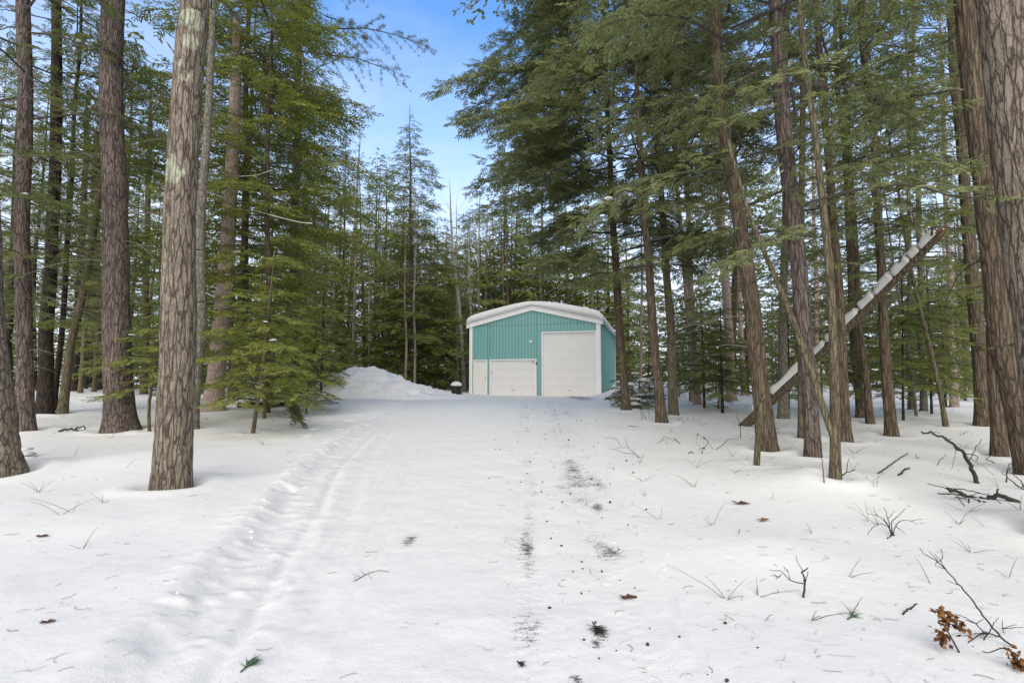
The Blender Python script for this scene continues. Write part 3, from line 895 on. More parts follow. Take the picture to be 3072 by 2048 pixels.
tree("pine_tree", "nearest tan pine with deeply cracked bark and pale lichen patches", (393, 1112, 88), [(403, 950, 85), (413, 800, 84), (421, 500, 78), (440, 250, 74), (459, 0, 71)], 'high_p', 'pine_lichen', seg=44, flare=0.16, ridges=6, cs=0.9, stubs=7)
tree("pine_tree", "pale grey trunk half hidden behind the right side of the nearest tan pine", (447, 985, 17), [(458, 800, 21), (472, 500, 23), (485, 250, 20), (492, 100, 16)], 'high_p', 'grey', twigs=8, cs=0.9)
snag = tree("pine_snag", "broken topped pine snag with pinkish bark and one long snowy branch", (489, 943, 46), [(508, 760, 43), (525, 600, 40), (539, 400, 34), (546, 200, 28), (549, 70, 24), (543, 52, 12)], None, 'pink', broken=True, twigs=14, twz=(3, 15), twl=(0.8, 2.8), stubs=9)
_Y = ground(489, 943)[1]; _b = np.array(snag.location)
for (pts_, r_) in ((((545, 482), (590, 486), (640, 500), (690, 512), (716, 514)), 0.030), (((540, 306), (520, 309), (496, 306)), 0.045), (((528, 408), (590, 404), (625, 392)), 0.030)):
    _P = np.array([at_depth(a_, c_, _Y - 0.25 * i_) for i_, (a_, c_) in enumerate(pts_)]) - _b
    _s = np.linspace(0, len(_P) - 1, 20)
    _C = np.stack([np.interp(_s, np.arange(len(_P)), _P[:, q_]) for q_ in range(3)], 1)
    _g = Geo(); _g.tubes(_C, np.linspace(r_, r_ * 0.4, 20), 6)
    _o = link("branch", _g.mesh("branch", M['limb'], True), snag)
    _g = Geo(); _g.tubes(_C + np.array([0, 0, r_ * 0.8]), np.linspace(r_, r_ * 0.5, 20) * (1.0 + 0.35 * vnoise(_s * 3.1, _s * 0)), 8, cap=True)
    link("snow_strip", _g.mesh("snow_strip", M['snow'], True), _o)
tree("hemlock_tree", "thin green barked trunk right of the pink pine snag", (534, 914, 18), [(545, 760, 17), (560, 560, 15), (572, 300, 11)], 'mid', 'olive', leaf='leaf_c')
tree("hemlock_tree", "tall bright green hemlock filling the space right of the pink snag", (612, 947, 15), [(613, 700, 14), (615, 400, 12)], 'tall', 'hem', cs=0.86)
tree("hemlock_tree", "hemlock with dense green boughs between the pink snag and the bright tall hemlock", (556, 930, 20), [(562, 700, 18), (570, 300, 14)], 'tall', 'hem', cs=1.12)
tree("pine_tree", "pine whose dark tufted boughs reach into the blue sky left of the gap", (668, 918, 24), [(672, 600, 21), (680, 100, 17)], 'pine', 'pine_red', cs=1.3)
tree("hemlock_tree", "hemlock with dim green boughs between the reddish pine and the nearest tan pine", (330, 905, 18), [(332, 700, 16), (336, 300, 13)], 'mid', 'hem', leaf='leaf_a')
tree("hemlock_tree", "hemlock with shaded boughs behind the reddish pine's left side", (232, 893, 16), [(236, 700, 15), (240, 300, 12)], 'mid', 'dark', leaf='leaf_d')
tree("hemlock_sapling", "largest green hemlock sapling, thin stem leaning right beside the drooping bough", (581, 993, 10), [(590, 930, 9), (600, 860, 9), (606, 800, 7)], 'sap_a', 'olive', flare=0.1, stubs=0)
tree("hemlock_sapling", "straight thin hemlock sapling close behind the leaning one", (607, 961, 8), [(607, 900, 8), (610, 820, 6)], 'sap_a', 'olive', flare=0.1, stubs=0, cs=0.85)
tree("hemlock_sapling", "small green sapling by the foot of the ploughed snow pile", (703, 950, 5), [(706, 900, 4), (710, 870, 3)], 'sap_b', 'dark', flare=0.1, stubs=0, cs=1.15)
tree("hemlock_sapling", "feathery hemlock sapling between the straight thin sapling and the snow pile", (672, 935, 8), [(672, 880, 7), (674, 850, 6)], 'sap_a', 'olive', flare=0.1, stubs=0, cs=0.72)

# ---- middle, behind the snow pile and the garage
tree("bare_tree", "light brown bare trunk rising behind the top of the snow pile", (800, 872, 19), [(803, 760, 17), (812, 600, 14), (820, 400, 5), (826, 300, 1.5)], 'mid', 'grey', twigs=30, twz=(9, 19), twl=(1, 3), H=17.0, cs=0.84, leaf='leaf_c', twup=True)
tree("spruce_tree", "tall spire shaped evergreen standing alone against the sky gap left of the garage", (949, 884, 19), [(946, 700, 13), (942, 450, 6), (940, 300, 2.5), (940, 235, 1)], 'spire', 'hem', depth=33.0, cs=1.05)
tree("aspen_tree", "pale grey slanting pole of a tree just left of the garage", (1067, 873, 10), [(1060, 760, 9), (1048, 640, 8), (1040, 560, 6), (1035, 470, 3)], None, 'pale', H=16, depth=36, twigs=16, twz=(7, 15), twl=(0.6, 1.8), flare=0.1, twup=True)
for i, (u0, u1, vt, lab) in enumerate(((1084, 1076, 500, "leftmost of the slim bare birches rising behind the garage's left eave"), (1098, 1100, 440, "tallest slim bare birch behind the garage's left roof slope"), (1112, 1118, 470, "pale bare birch leaning slightly right behind the garage roof"), (1130, 1124, 520, "shorter bare birch right of the other birches behind the roof"))):
    tree("birch_tree", lab, (u0, 880, 6.5), [(u0 * 0.5 + u1 * 0.5, 690, 5.5), (u1, vt + 60, 3.5), (u1 + 2, vt, 1.5)], None, 'pale', depth=47 + i, H=17, twigs=34, twz=(7, 17), twl=(0.8, 2.6), flare=0.1, twup=True, group="bare birches behind the garage")
tree("bare_tree", "pale slim trunk behind the garage roof just left of the brown hemlock trunk", (1364, 880, 9), [(1362, 700, 8), (1360, 560, 5)], None, 'grey', depth=48, H=17, twigs=20, twz=(7, 16), flare=0.1, twup=True)

r_ = random.Random(77)
for (lo_, hi_, n_, lab, gr) in ((690, 1060, 12, "slender pale bare tree among the evergreens behind the snow pile", "pale bare trees behind the snow pile"), (1140, 1380, 6, "slender pale bare tree in the woods over the garage roof", "pale bare trees over the garage roof")):
    for i in range(n_):
        u_ = lo_ + (hi_ - lo_) * (i + r_.random()) / n_; d_ = r_.uniform(30.5, 38) if lo_ < 1000 else r_.uniform(47, 54); l_ = r_.uniform(-14, 14); h_ = r_.uniform(10, 14.5)
        tree("bare_tree", lab, (u_, 880, r_.uniform(5, 8)), [(u_ + l_ * 0.5, 740, 5), (u_ + l_, 620, 3.5)], None, 'pale', depth=d_, H=h_, twigs=26, twz=(4, h_), twl=(0.6, 2.0), flare=0.1, group=gr, seg=8, twup=True)

# ---- right of the drive
tree("hemlock_tree", "hemlock beside the garage whose huge crown hangs over the roof", (1438, 941, 20), [(1425, 780, 18), (1414, 600, 17), (1400, 430, 14), (1392, 200, 11)], 'big', 'hem')
tree("hemlock_tree", "brown hemlock trunk leaning left, nearest to the drive on the right", (1520, 969, 24), [(1506, 800, 21), (1495, 600, 19), (1476, 400, 16), (1462, 200, 12)], 'wide', 'hem', cs=1.05)
tree("hemlock_tree", "dark mossy trunk close behind the left leaning brown hemlock", (1547, 952, 22), [(1540, 800, 20), (1530, 600, 17), (1518, 400, 14)], 'thin', 'olive', cs=1.1, leaf='leaf_b')
tree("red_pine", "left of two pale pink trunks standing close together deep on the right", (1594, 922, 14), [(1585, 760, 13), (1573, 600, 12), (1560, 420, 10)], 'high_p', 'pink', cs=0.95)
tree("red_pine", "right of two pale pink trunks standing close together, darker at the foot", (1602, 929, 17), [(1595, 760, 15), (1585, 600, 13), (1575, 420, 11)], 'high_p', 'pink', cs=1.0)
tree("red_pine", "lone pale pink trunk left of the big leaning hemlock", (1680, 921, 24), [(1672, 760, 21), (1662, 600, 19), (1648, 400, 15)], 'high_p', 'pink')
tree("hemlock_tree", "big furrowed hemlock trunk with a widened foot in front of the fallen log's base", (1762, 1032, 46), [(1745, 880, 42), (1728, 700, 40), (1690, 450, 33), (1655, 250, 28), (1637, 0, 24)], 'wide', 'hem', seg=26, ridges=5, flare=0.2, cs=1.0, twigs=14)
tree("dead_stub", "short rotten stem standing against the big furrowed hemlock's left side", (1738, 1067, 15), [(1741, 1010, 15), (1744, 960, 14), (1748, 930, 12), (1755, 905, 6)], None, 'olive', broken=True, flare=0.05, stubs=0, cat='dead stem')
tree("pine_tree", "dark pine with nearly black upper trunk between the furrowed hemlock and forked trunk", (1868, 1046, 38), [(1860, 900, 36), (1848, 740, 37), (1832, 500, 42), (1812, 250, 40), (1797, 0, 38)], 'high_p', 'pine_red', seg=24, ridges=5, flare=0.15, cs=0.85)
tree("hemlock_tree", "greenish forked trunk with a second stem leaning far left", (1919, 1090, 24), [(1919, 950, 24), (1914, 750, 22), (1906, 550, 20), (1888, 300, 17), (1850, 0, 12)], 'airy', 'olive', cs=1.0, fork=[(1917, 1010, 18), (1900, 950, 18), (1872, 850, 17), (1830, 720, 15), (1770, 570, 13), (1735, 470, 11), (1690, 300, 8)])
tree("hemlock_tree", "straight brown trunk close behind the greenish forked trunk", (1940, 1012, 30), [(1934, 850, 28), (1925, 650, 24), (1905, 350, 19), (1888, 100, 15)], 'airy', 'hem', cs=1.05)
tree("hemlock_tree", "light grey brown trunk seen left of the dark pine, behind the snowy log", (1799, 960, 24), [(1801, 850, 23), (1803, 650, 20), (1806, 400, 16)], 'airy', 'grey', leaf='leaf_a')
tree("hemlock_tree", "narrow furrowed trunk half hidden by the dark pine's left side", (1843, 1004, 19), [(1840, 900, 18), (1838, 700, 17)], 'high_p', 'olive', cs=0.9)
tree("hemlock_tree", "left of two brown trunks behind the log's middle", (1978, 958, 22), [(1970, 850, 20), (1960, 650, 17), (1945, 400, 14)], 'airy', 'hem', leaf='leaf_a')
tree("hemlock_tree", "right of two brown trunks behind the log's middle, leaning left", (1999, 972, 18), [(1988, 850, 17), (1972, 700, 15), (1955, 500, 13)], 'airy', 'hem')
tree("hemlock_tree", "slim upright hemlock trunk crossed by the upper half of the snowy log", (2047, 999, 29), [(2036, 850, 27), (2022, 600, 22), (2003, 350, 19), (1975, 0, 16)], 'airy', 'hem', cs=1.05)
tree("hemlock_tree", "thin sapling trunk leaning left between the log's tip and the dark oak like trunk", (2173, 979, 13), [(2160, 900, 12), (2140, 800, 11), (2115, 680, 9)], 'thin', 'olive', cs=0.7)
tree("oak_tree", "dark rough trunk with crooked upper limbs right of the log's broken tip", (2259, 977, 40), [(2250, 850, 36), (2232, 650, 32), (2200, 350, 28), (2168, 50, 24)], 'airy', 'hem', seg=22, twigs=40, twz=(3, 12), twl=(0.8, 3), cs=1.0, twup=True, twm='stick')
tree("hemlock_tree", "brown trunk partly hidden left of the large pine at the right edge", (2296, 1045, 40), [(2288, 900, 37), (2280, 760, 34), (2268, 500, 28), (2250, 200, 22)], 'airy', 'hem', leaf='leaf_a')
tree("pine_tree", "large dark brown pine leaning left, second from the right edge", (2372, 1086, 80), [(2345, 950, 76), (2305, 784, 74), (2270, 500, 70), (2245, 250, 66), (2225, 0, 64)], 'high_p', 'hem', seg=36, ridges=5, flare=0.12, cs=0.85, stubs=12)
tree("pine_tree", "nearest grey pine trunk cut off by the right edge of the photo", (2470, 1250, 160), [(2408, 784, 150), (2360, 400, 146), (2312, 0, 142)], 'high_p', 'pine', depth=4.6, seg=52, ridges=7, flare=0.1, cs=0.8, stubs=8)
tree("red_pine", "pinkish trunk far back between the log's tip and the dark rough trunk", (2192, 934, 20), [(2186, 800, 18), (2176, 600, 15)], 'high_p', 'pink', cs=0.9)
tree("hemlock_tree", "grey trunk far back under the log's broken tip", (2122, 945, 18), [(2118, 800, 16), (2110, 600, 14)], 'airy', 'grey', leaf='leaf_a')
tree("hemlock_tree", "grey trunk far back left of the one under the log's tip", (2092, 942, 14), [(2090, 800, 13), (2085, 600, 11)], 'airy', 'grey')
tree("birch_tree", "slim yellow green birch leaning left in the undergrowth right of the upright slim hemlock", (2105, 955, 8), [(2098, 880, 8), (2085, 780, 7), (2070, 660, 5)], None, 'grey', H=9, twigs=10, twz=(3, 9), flare=0.1, twup=True)
tree("hemlock_sapling", "young hemlock with a thick short stem between the lone pink trunk and the drive", (1660, 948, 8), [(1658, 900, 8), (1657, 850, 6)], 'sap_a', 'dark', flare=0.1, stubs=0, cs=0.85, leaf='leaf_a')
tree("hemlock_sapling", "low green sapling in front of the two close pink trunks", (1618, 936, 6), [(1617, 900, 6), (1616, 860, 5)], 'sap_a', 'dark', flare=0.1, stubs=0, cs=1.0, leaf='leaf_a')
tree("hemlock_sapling", "young hemlock with flat boughs between the log and the slim upright hemlock", (2075, 965, 7), [(2074, 920, 6), (2073, 870, 5)], 'sap_a', 'dark', flare=0.1, stubs=0, cs=1.0, leaf='leaf_a')
tree("hemlock_sapling", "young hemlock in front of the grey trunks under the log's broken tip", (2140, 950, 7), [(2139, 900, 6), (2138, 860, 5)], 'sap_a', 'dark', flare=0.1, stubs=0, cs=1.1, leaf='leaf_a')
for i, (u, v, s, lab) in enumerate(((1425, 917, 0.75, "snow loaded hemlock bush left of the trunk beside the garage"), (1468, 934, 1.0, "snow loaded hemlock bush right of the trunk beside the garage"), (1492, 915, 0.8, "small snowy bush behind the bush right of the garage side trunk"))):
    tree("hemlock_bush", lab, (u, v, 4), [(u, v - 15, 3)], 'bush', 'stick' if False else 'dark', H=1.0 * s, flare=0.1, stubs=0, cs=s, cat='bush')

# ---- the woods behind
def inside_clear(x, y):
    g = np.array([x, y, 0]) - GA0; a = g @ GDX; c = g @ GDY
    if -2.5 < a < GW + 2.5 and -6 < c < GL + 3: return True
    xl, xr = drive_edges(y)
    return y < 24 and xl - 1 < x < xr + 1


BGT = {}
for key, rad, hh in (('far_a', 0.16, 17.8), ('far_b', 0.18, 20.8), ('far_c', 0.14, 13.8), ('far_p', 0.17, 21.8), ('thin', 0.12, 20.8), ('airy', 0.14, 20.8), ('mid', 0.15, 20.8), ('slim', 0.15, 22.8)):
    g, C, sz, rr = trunk_geo([(0, 0, 0), (0.05, 0, hh * 0.4), (0, 0.05, hh * 0.7), (0, 0, hh * 0.97)], [rad, rad * 0.75, rad * 0.36, 0.008], seg=10, dz=0.8, seed=int(rad * 1000), stubs=6)
    BGT[key] = [g.mesh("trunk", M[b], True) for b in ('hem', 'dark', 'grey', 'pink')]


def scatter(n, ur, yr, keys, label, group, barks=(0, 1), sc=(0.8, 1.15), hcap=None, seed=0, mind=1.8, name="background_tree"):
    r = np.random.default_rng(seed)
    put = []
    tries = 0
    while len(put) < n and tries < 4000:
        tries += 1
        Y = yr[0] + (yr[1] - yr[0]) * r.uniform() ** 1.1
        u = r.uniform(*ur)
        x = (u * K - 512) / FPX * Y * CP
        if inside_clear(x, Y) or any((x - a) ** 2 + (Y - b) ** 2 < mind ** 2 for a, b in put): continue
        key = keys[r.integers(len(keys))]
        s = r.uniform(*sc)
        if hcap:
            cap = hcap(u, Y)
            s = min(s, cap / PROTO_H[key])
            if s < 0.35: continue
        put.append((x, Y))
        z = float(terrain(x, Y, False))
        o = tag(link(name, None, loc=(x, Y, z)), label, 'tree', group)
        o.rotation_euler = (r.normal(0, 0.025), r.normal(0, 0.025), r.uniform(0, 2 * PI)); o.scale = (s,) * 3
        cr = PROTO[key]
        link("trunk", BGT[key][barks[r.integers(len(barks))]], o)
        link("crown", cr, o)


def cap_mid(u, Y):
    # tops as they rise to either side of the sky gap
    v = np.interp(u, [640, 800, 880, 960, 1000, 1040, 1080, 1120, 1160, 1300], [120, 290, 330, 420, 470, 520, 470, 420, 300, 150])
    return (868 - v) * K / FPX * Y + 1.0


scatter(34, (-150, 660), (24, 60), ('far_a', 'far_b', 'airy', 'far_p', 'airy'), "dim evergreen standing deep in the woods beyond the large left hand pines", "evergreens in the woods beyond the large left pines", (0, 1, 1), seed=1)
scatter(34, (660, 1085), (38, 66), ('far_a', 'far_c', 'far_a', 'far_b', 'far_p'), "evergreen in the wall of trees behind the snow pile and left of the garage", "evergreens behind the snow pile", (0, 1, 2), sc=(0.9, 1.35), hcap=cap_mid, seed=2)
scatter(11, (985, 1190), (46, 62), ('far_a', 'far_c', 'far_p'), "evergreen closing the foot of the sky gap beside the bare birches", "evergreens at the foot of the sky gap", (0, 2), sc=(1.2, 1.6), hcap=cap_mid, seed=15)
scatter(9, (700, 1040), (32, 38), ('far_c', 'far_c'), "green evergreen at the front of the woods close behind the snow pile", "evergreens close behind the snow pile", (0, 2), sc=(0.5, 0.8), hcap=cap_mid, seed=12)
scatter(24, (1085, 1460), (48, 68), ('far_a', 'far_c', 'far_b'), "evergreen rising behind the snow covered roof of the garage", "evergreens behind the garage roof", (0, 1, 2), sc=(0.9, 1.4), hcap=cap_mid, seed=3)
scatter(40, (1450, 2480), (22, 62), ('airy', 'far_p', 'airy', 'far_p', 'airy', 'far_b'), "slim evergreen deep in the woods beyond the snowy leaning log", "evergreens in the woods beyond the leaning log", (0, 1, 2, 3), seed=4, sc=(0.8, 1.1))


scatter(22, (1440, 2420), (17, 40), ('far_c', 'mid', 'far_c'), "low young hemlock filling the shade under the trunks right of the garage", "young hemlocks of the right hand undergrowth", (0, 1), sc=(0.20, 0.36), seed=24, mind=1.4)
scatter(10, (420, 800), (20, 34), ('mid', 'mid'), "low young hemlock in the shade behind the snowed wood pile", "young hemlocks behind the wood pile", (0, 1), sc=(0.20, 0.34), seed=25, mind=1.4)


def far_woods():
    r = np.random.default_rng(5)
    Vs, n = [], 0
    src = []
    for key in ('far_a', 'far_c'):
        me = PROTO[key]
        a = np.empty(len(me.vertices) * 3, np.float32); me.vertices.foreach_get("co", a)
        q = a.reshape(-1, 3)[:LEAFN[key] // 4 * 4].reshape(-1, 4, 3)
        src.append(q[r.permutation(len(q))[:5000]])
    for i in range(150):
        an = R(-62 + 124 * (i + r.uniform()) / 150)
        d = r.uniform(70, 92)
        q = src[r.integers(2)].copy()
        ctr = q.mean(1, keepdims=True); q = ctr + (q - ctr) * 1.9
        s = r.uniform(0.5, 0.78) if an < R(-16) else r.uniform(0.85, 1.2); t = r.uniform(0, 2 * PI); c, sn = math.cos(t), math.sin(t)
        v = np.stack([q[..., 0] * c - q[..., 1] * sn, q[..., 0] * sn + q[..., 1] * c, q[..., 2]], -1) * s
        x, y = math.sin(an) * d, math.cos(an) * d
        v += np.array([x, y, float(terrain(x, y, False)) - 0.3])
        Vs.append(v.reshape(-1, 3))
    V = np.concatenate(Vs)
    me = make_mesh("far_woods", V, np.arange(len(V)).reshape(-1, 4), M['leaf_d'])
    tag(link("far_woods", me), "far woods reading as one dark green mass behind all the trunks", "woods", kind='stuff')


far_woods()

# ------------------------------------------------------------------ garage
def build_garage():
    root = tag(link("garage", None, loc=GA0), "teal ribbed metal garage with white doors and thick snow on its low gable roof", "garage")
    root.rotation_euler = (0, 0, -GA)

    def fx(u):
        # local x on the front plane seen at photo column u (front line A + s*dx)
        t = (u * K - 512) / FPX
        # camera-space: X = t * (Y*CP + (z-1.5)*SP); take z near the mid height
        z = 2.0
        f = lambda s: (GA0[0] + s * GDX[0]) - t * ((GA0[1] + s * GDX[1]) * CP + (z - 1.5) * SP)
        a, b = -2.0, 12.0
        for _ in range(50):
            m = (a + b) / 2
            if f(m) < 0: a = m
            else: b = m
        return a

    def fz(u, v):
        s = fx(u); Y = GA0[1] + s * GDX[1]
        d = ray(u, v); return CAM[2] + d[2] / d[1] * Y - GA0[2]

    W = fx(1378.5)
    EAVE, RIDGE = 4.30, 5.22
    roof = lambda x: EAVE + (RIDGE - EAVE) * (1 - abs(x - W / 2) / (W / 2))
    teal, nt, out = new_mat("teal_painted_metal")
    v = objcoord(nt)
    nz = noise(nt, v, 1.3, 3); n2 = noise(nt, objcoord(nt, (6, 6, 0.4)), 3.0, 3)
    c = mixc(nt, nz.outputs[0], (0.158, 0.375, 0.372), (0.198, 0.43, 0.425))
    c = mixc(nt, math_(nt, 'MULTIPLY', n2.outputs[0], 0.3), c, (0.25, 0.43, 0.405))
    sz_ = nt.nodes.new("ShaderNodeSeparateXYZ"); tco = nt.nodes.new("ShaderNodeTexCoord"); nt.links.new(tco.outputs["Object"], sz_.inputs[0])
    splash = math_(nt, 'MULTIPLY', math_(nt, 'SUBTRACT', math_(nt, 'MULTIPLY', noise(nt, v, 5, 6, 0.7).outputs[0], 1.3), sz_.outputs["Z"]), 1.6, clamp=True)
    c = mixc(nt, math_(nt, 'MULTIPLY', splash, 0.6), c, (0.30, 0.32, 0.30))
    streak = noise(nt, objcoord(nt, (9, 9, 0.25)), 2.2, 4)
    c = mixc(nt, math_(nt, 'MULTIPLY', math_(nt, 'SUBTRACT', streak.outputs[0], 0.52), 1.6, clamp=True), c, (0.115, 0.27, 0.265))
    principled(nt, out, c, 0.42, spec=0.4)
    white = mat_plain("white_trim", (0.82, 0.82, 0.83), 0.5, 0.05, 2.5)
    door_m = mat_plain("white_door_paint", (0.76, 0.75, 0.75), 0.5, 0.06, 1.4)
    man_m = mat_plain("off_white_door_paint", (0.78, 0.76, 0.73), 0.5, 0.08, 3)
    dark = mat_plain("dark_gap", (0.03, 0.03, 0.03), 0.8)
    steel = mat_plain("brushed_steel", (0.35, 0.34, 0.33), 0.35, 0.1, 20)

    D0, D1, DT = fx(1089.5), fx(1118), fz(1104, 830)
    S0, S1, ST = fx(1127.5), fx(1230), fz(1180, 826.5)
    B0, B1, BT = fx(1247), fx(1368.5), fz(1300, 763)
    DT = 2.08; 
    opens = [(D0, D1, DT), (S0, S1, ST), (B0, B1, BT)]

    def strip(g, x0, x1, y0, y1, zb, thick_fn=None):
        """wall strip between x0,x1, from zb up to the roof line (splits at the ridge)"""
        xs = [x0] + ([W / 2] if x0 < W / 2 < x1 else []) + [x1]
        for a, b in zip(xs[:-1], xs[1:]):
            V = [(a, y0, zb), (b, y0, zb), (b, y1, zb), (a, y1, zb), (a, y0, roof(a)), (b, y0, roof(b)), (b, y1, roof(b)), (a, y1, roof(a))]
            g.add(V, [(0, 3, 2, 1), (4, 5, 6, 7), (0, 1, 5, 4), (1, 2, 6, 5), (2, 3, 7, 6), (3, 0, 4, 7)])
    cuts = sorted({0.0, W} | {a for o in opens for a in o[:2]})
    g = Geo()
    for a, b in zip(cuts[:-1], cuts[1:]):
        zb = -0.2
        for o in opens:
            if a >= o[0] - 1e-6 and b <= o[1] + 1e-6: zb = o[2]
        strip(g, a, b, 0.0, 0.14, zb)
    # raised pans with narrow grooves between them
    x = 0.16
    while x < W - 0.17:
        xb = min(x + 0.168, W - 0.16)
        cut = sorted({x, xb} | {e for o in opens for e in (o[0] - 0.075, o[1] + 0.075) if x + 0.012 < e < xb - 0.012})
        for a, b in zip(cut[:-1], cut[1:]):
            zb = -0.1
            for o in opens:
                if o[0] - 0.08 < (a + b) / 2 < o[1] + 0.08: zb = o[2] + 0.075
            V = [(a, 0.001, zb), (b, 0.001, zb), (b - 0.008, -0.030, zb), (a + 0.008, -0.030, zb)]
            V += [(p, q, roof(p) - 0.02) for p, q, _ in V]
            g.add(V, [(0, 1, 5, 4), (1, 2, 6, 5), (2, 3, 7, 6), (3, 0, 4, 7), (4, 5, 6, 7), (0, 3, 2, 1)])
        x += 0.196
    link("front_wall", g.mesh("front_wall", teal), root)
    gl = Geo(); gl.box(0.16, W - 0.16, -0.0365, -0.0305, 4.165, 4.185)
    link("sheet_lap", gl.mesh("sheet_lap", mat_plain("dark_teal_lap", (0.06, 0.16, 0.155), 0.6)), root)
    g = Geo()
    for sx, dirn in ((0.0, -1), (W, 1)):
        x0, x1 = (sx, sx + 0.14) if dirn < 0 else (sx - 0.14, sx)
        g.box(x0, x1, 0.142, GL, -0.2, EAVE - 0.05)
        y = 0.35
        while y < GL - 0.1:
            V = [(sx, y - 0.025, -0.1), (sx, y + 0.025, -0.1), (sx + dirn * 0.022, y + 0.012, -0.1), (sx + dirn * 0.022, y - 0.012, -0.1)]
            V += [(a, b, EAVE - 0.06) for a, b, _ in V]
            g.add(V, [(0, 1, 5, 4), (1, 2, 6, 5), (2, 3, 7, 6), (3, 0, 4, 7)])
            y += 0.23
    strip(g, 0.145, W - 0.145, GL - 0.14, GL - 0.002, -0.2)
    link("side_wall", g.mesh("side_wall", teal), root)
    # roof sheet
    g = Geo()
    for a, b in ((-0.22, W / 2), (W / 2, W + 0.22)):
        ra = lambda x: EAVE + 0.02 + (RIDGE - EAVE) * (1 - abs(x - W / 2) / (W / 2))
        V = [(a, -0.10, ra(a)), (b, -0.10, ra(b)), (b, GL + 0.15, ra(b)), (a, GL + 0.15, ra(a))]
        V += [(p, q, z + 0.07) for p, q, z in V]
        g.add(V, [(0, 3, 2, 1), (4, 5, 6, 7), (0, 1, 5, 4), (1, 2, 6, 5), (2, 3, 7, 6), (3, 0, 4, 7)])
    link("roof", g.mesh("roof", white), root)
    # rake boards
    for a, b in ((-0.20, W / 2), (W / 2, W + 0.20)):
        g = Geo()
        ra = lambda x: EAVE + (RIDGE - EAVE) * (1 - abs(x - W / 2) / (W / 2))
        V = [(a, -0.125, ra(a) - 0.20), (b, -0.125, ra(b) - 0.20), (b, -0.026, ra(b) - 0.20), (a, -0.026, ra(a) - 0.20)]
        V += [(p, q, z + 0.262) for p, q, z in V]
        g.add(V, [(0, 3, 2, 1), (4, 5, 6, 7), (0, 1, 5, 4), (1, 2, 6, 5), (2, 3, 7, 6), (3, 0, 4, 7)])
        link("rake_board", g.mesh("rake_board", white), root)
    for a, b in ((-0.03, 0.17), (W - 0.19, W + 0.03)):
        g = Geo(); g.box(a, b, -0.046, 0.0015, -0.2, EAVE - 0.14)
        if a > 1: g.box(W + 0.0305, W + 0.045, -0.046, 0.17, -0.2, EAVE - 0.12)
        link("corner_trim", g.mesh("corner_trim", white), root)
    g = Geo(); g.box(W + 0.002, W + 0.045, GL - 0.12, GL + 0.02, -0.2, EAVE - 0.1)
    link("corner_trim", g.mesh("corner_trim", white), root)
    # door frames
    def frame(o, nm, parent, w=0.07):
        g = Geo(); a, b, t = o
        g.box(a - w, a + 0.012, -0.048, 0.10, -0.1, t); g.box(b - 0.012, b + w, -0.048, 0.10, -0.1, t); g.box(a - w, b + w, -0.050, 0.10, t + 0.001, t + w)
        return link(nm, g.mesh(nm, white), parent)
    # overhead doors made of horizontal sections
    for (o, n, nm) in ((opens[1], 4, "small_overhead_door"), (opens[2], 7, "tall_overhead_door")):
        a, b, t = o
        g = Geo()
        for k in range(n):
            z0, z1 = t / n * k + (0.0 if k else -0.05), t / n * (k + 1)
            g.box(a + 0.013, b - 0.013, 0.055, 0.10, z0 + 0.003, z1 - 0.003)
            for j in range(8):
                zz = z0 + (z1 - z0) * (j + 0.5) / 8
                g.box(a + 0.03, b - 0.03, 0.052, 0.0548, zz - 0.012, zz + 0.012)
        d = link("overhead_door", g.mesh("overhead_door", door_m), root)
        d['label'] = "short white overhead door in the middle" if n == 4 else "tall white overhead door on the right"
        frame(o, "door_frame", d)
        g = Geo(); g.box(a, b, 0.06, 0.09, -0.06, 0.045)
        link("bottom_seal", g.mesh("bottom_seal", dark), d)
        g = Geo(); g.box(a + 0.005, b - 0.005, 0.103, 0.12, -0.05, t - 0.002)
        link("backing", g.mesh("backing", steel), d)
        g = Geo(); g.box((a + b) / 2 - 0.09, (a + b) / 2 + 0.09, 0.022, 0.0515, 0.30, 0.335)
        link("handle", g.mesh("handle", steel), d)
        if n == 4:
            g = Geo(); g.box(a + 0.02, a + 0.07, 0.035, 0.054, 1.28, 1.42); g.box(b - 0.2, b - 0.12, 0.035, 0.0515, t - 0.16, t - 0.06)
            link("latch", g.mesh("latch", steel), d)
    # panelled entry door
    a, b, t = opens[0]
    g = Geo(); g.box(a + 0.013, b - 0.013, 0.04, 0.085, -0.02, t - 0.005)
    w = b - a
    for cx in (a + w * 0.30, a + w * 0.70):
        for z0, z1 in ((0.20, 0.82), (0.98, 1.58), (1.68, 1.92)):
            pw = w * 0.145
            g.box(cx - pw, cx + pw, 0.030, 0.0398, z0, z1)
            g.box(cx - pw + 0.03, cx + pw - 0.03, 0.022, 0.0298, z0 + 0.035, z1 - 0.035)
    d = link("entry_door", g.mesh("entry_door", man_m), root)
    frame((a, b, t), "door_frame", d, 0.055)
    g = Geo()
    for zz in (0.94, 1.10):
        for yy, rr in ((0.036, 0.03), (0.012, 0.017), (-0.022, 0.03), (-0.032, 0.02)):
            pass
        tt = np.linspace(0, 1, 5)
        g.tubes(np.stack([np.full(5, b - 0.085), 0.04 - 0.07 * tt, np.full(5, zz)], 1), np.array([0.032, 0.018, 0.016, 0.032, 0.02]) * (1.0 if zz < 1 else 0.85), 10, cap=True)
    link("door_knob", g.mesh("door_knob", steel, True), d)
    # round wall lamp and small box
    lx, lz = fx(1220), fz(1220, 784)
    g = Geo(); tt = np.linspace(0, 1, 6)
    g.tubes(np.stack([np.full(6, lx), -0.024 - 0.12 * tt, np.full(6, lz)], 1), np.array([0.08, 0.085, 0.09, 0.09, 0.075, 0.03]), 16, cap=True)
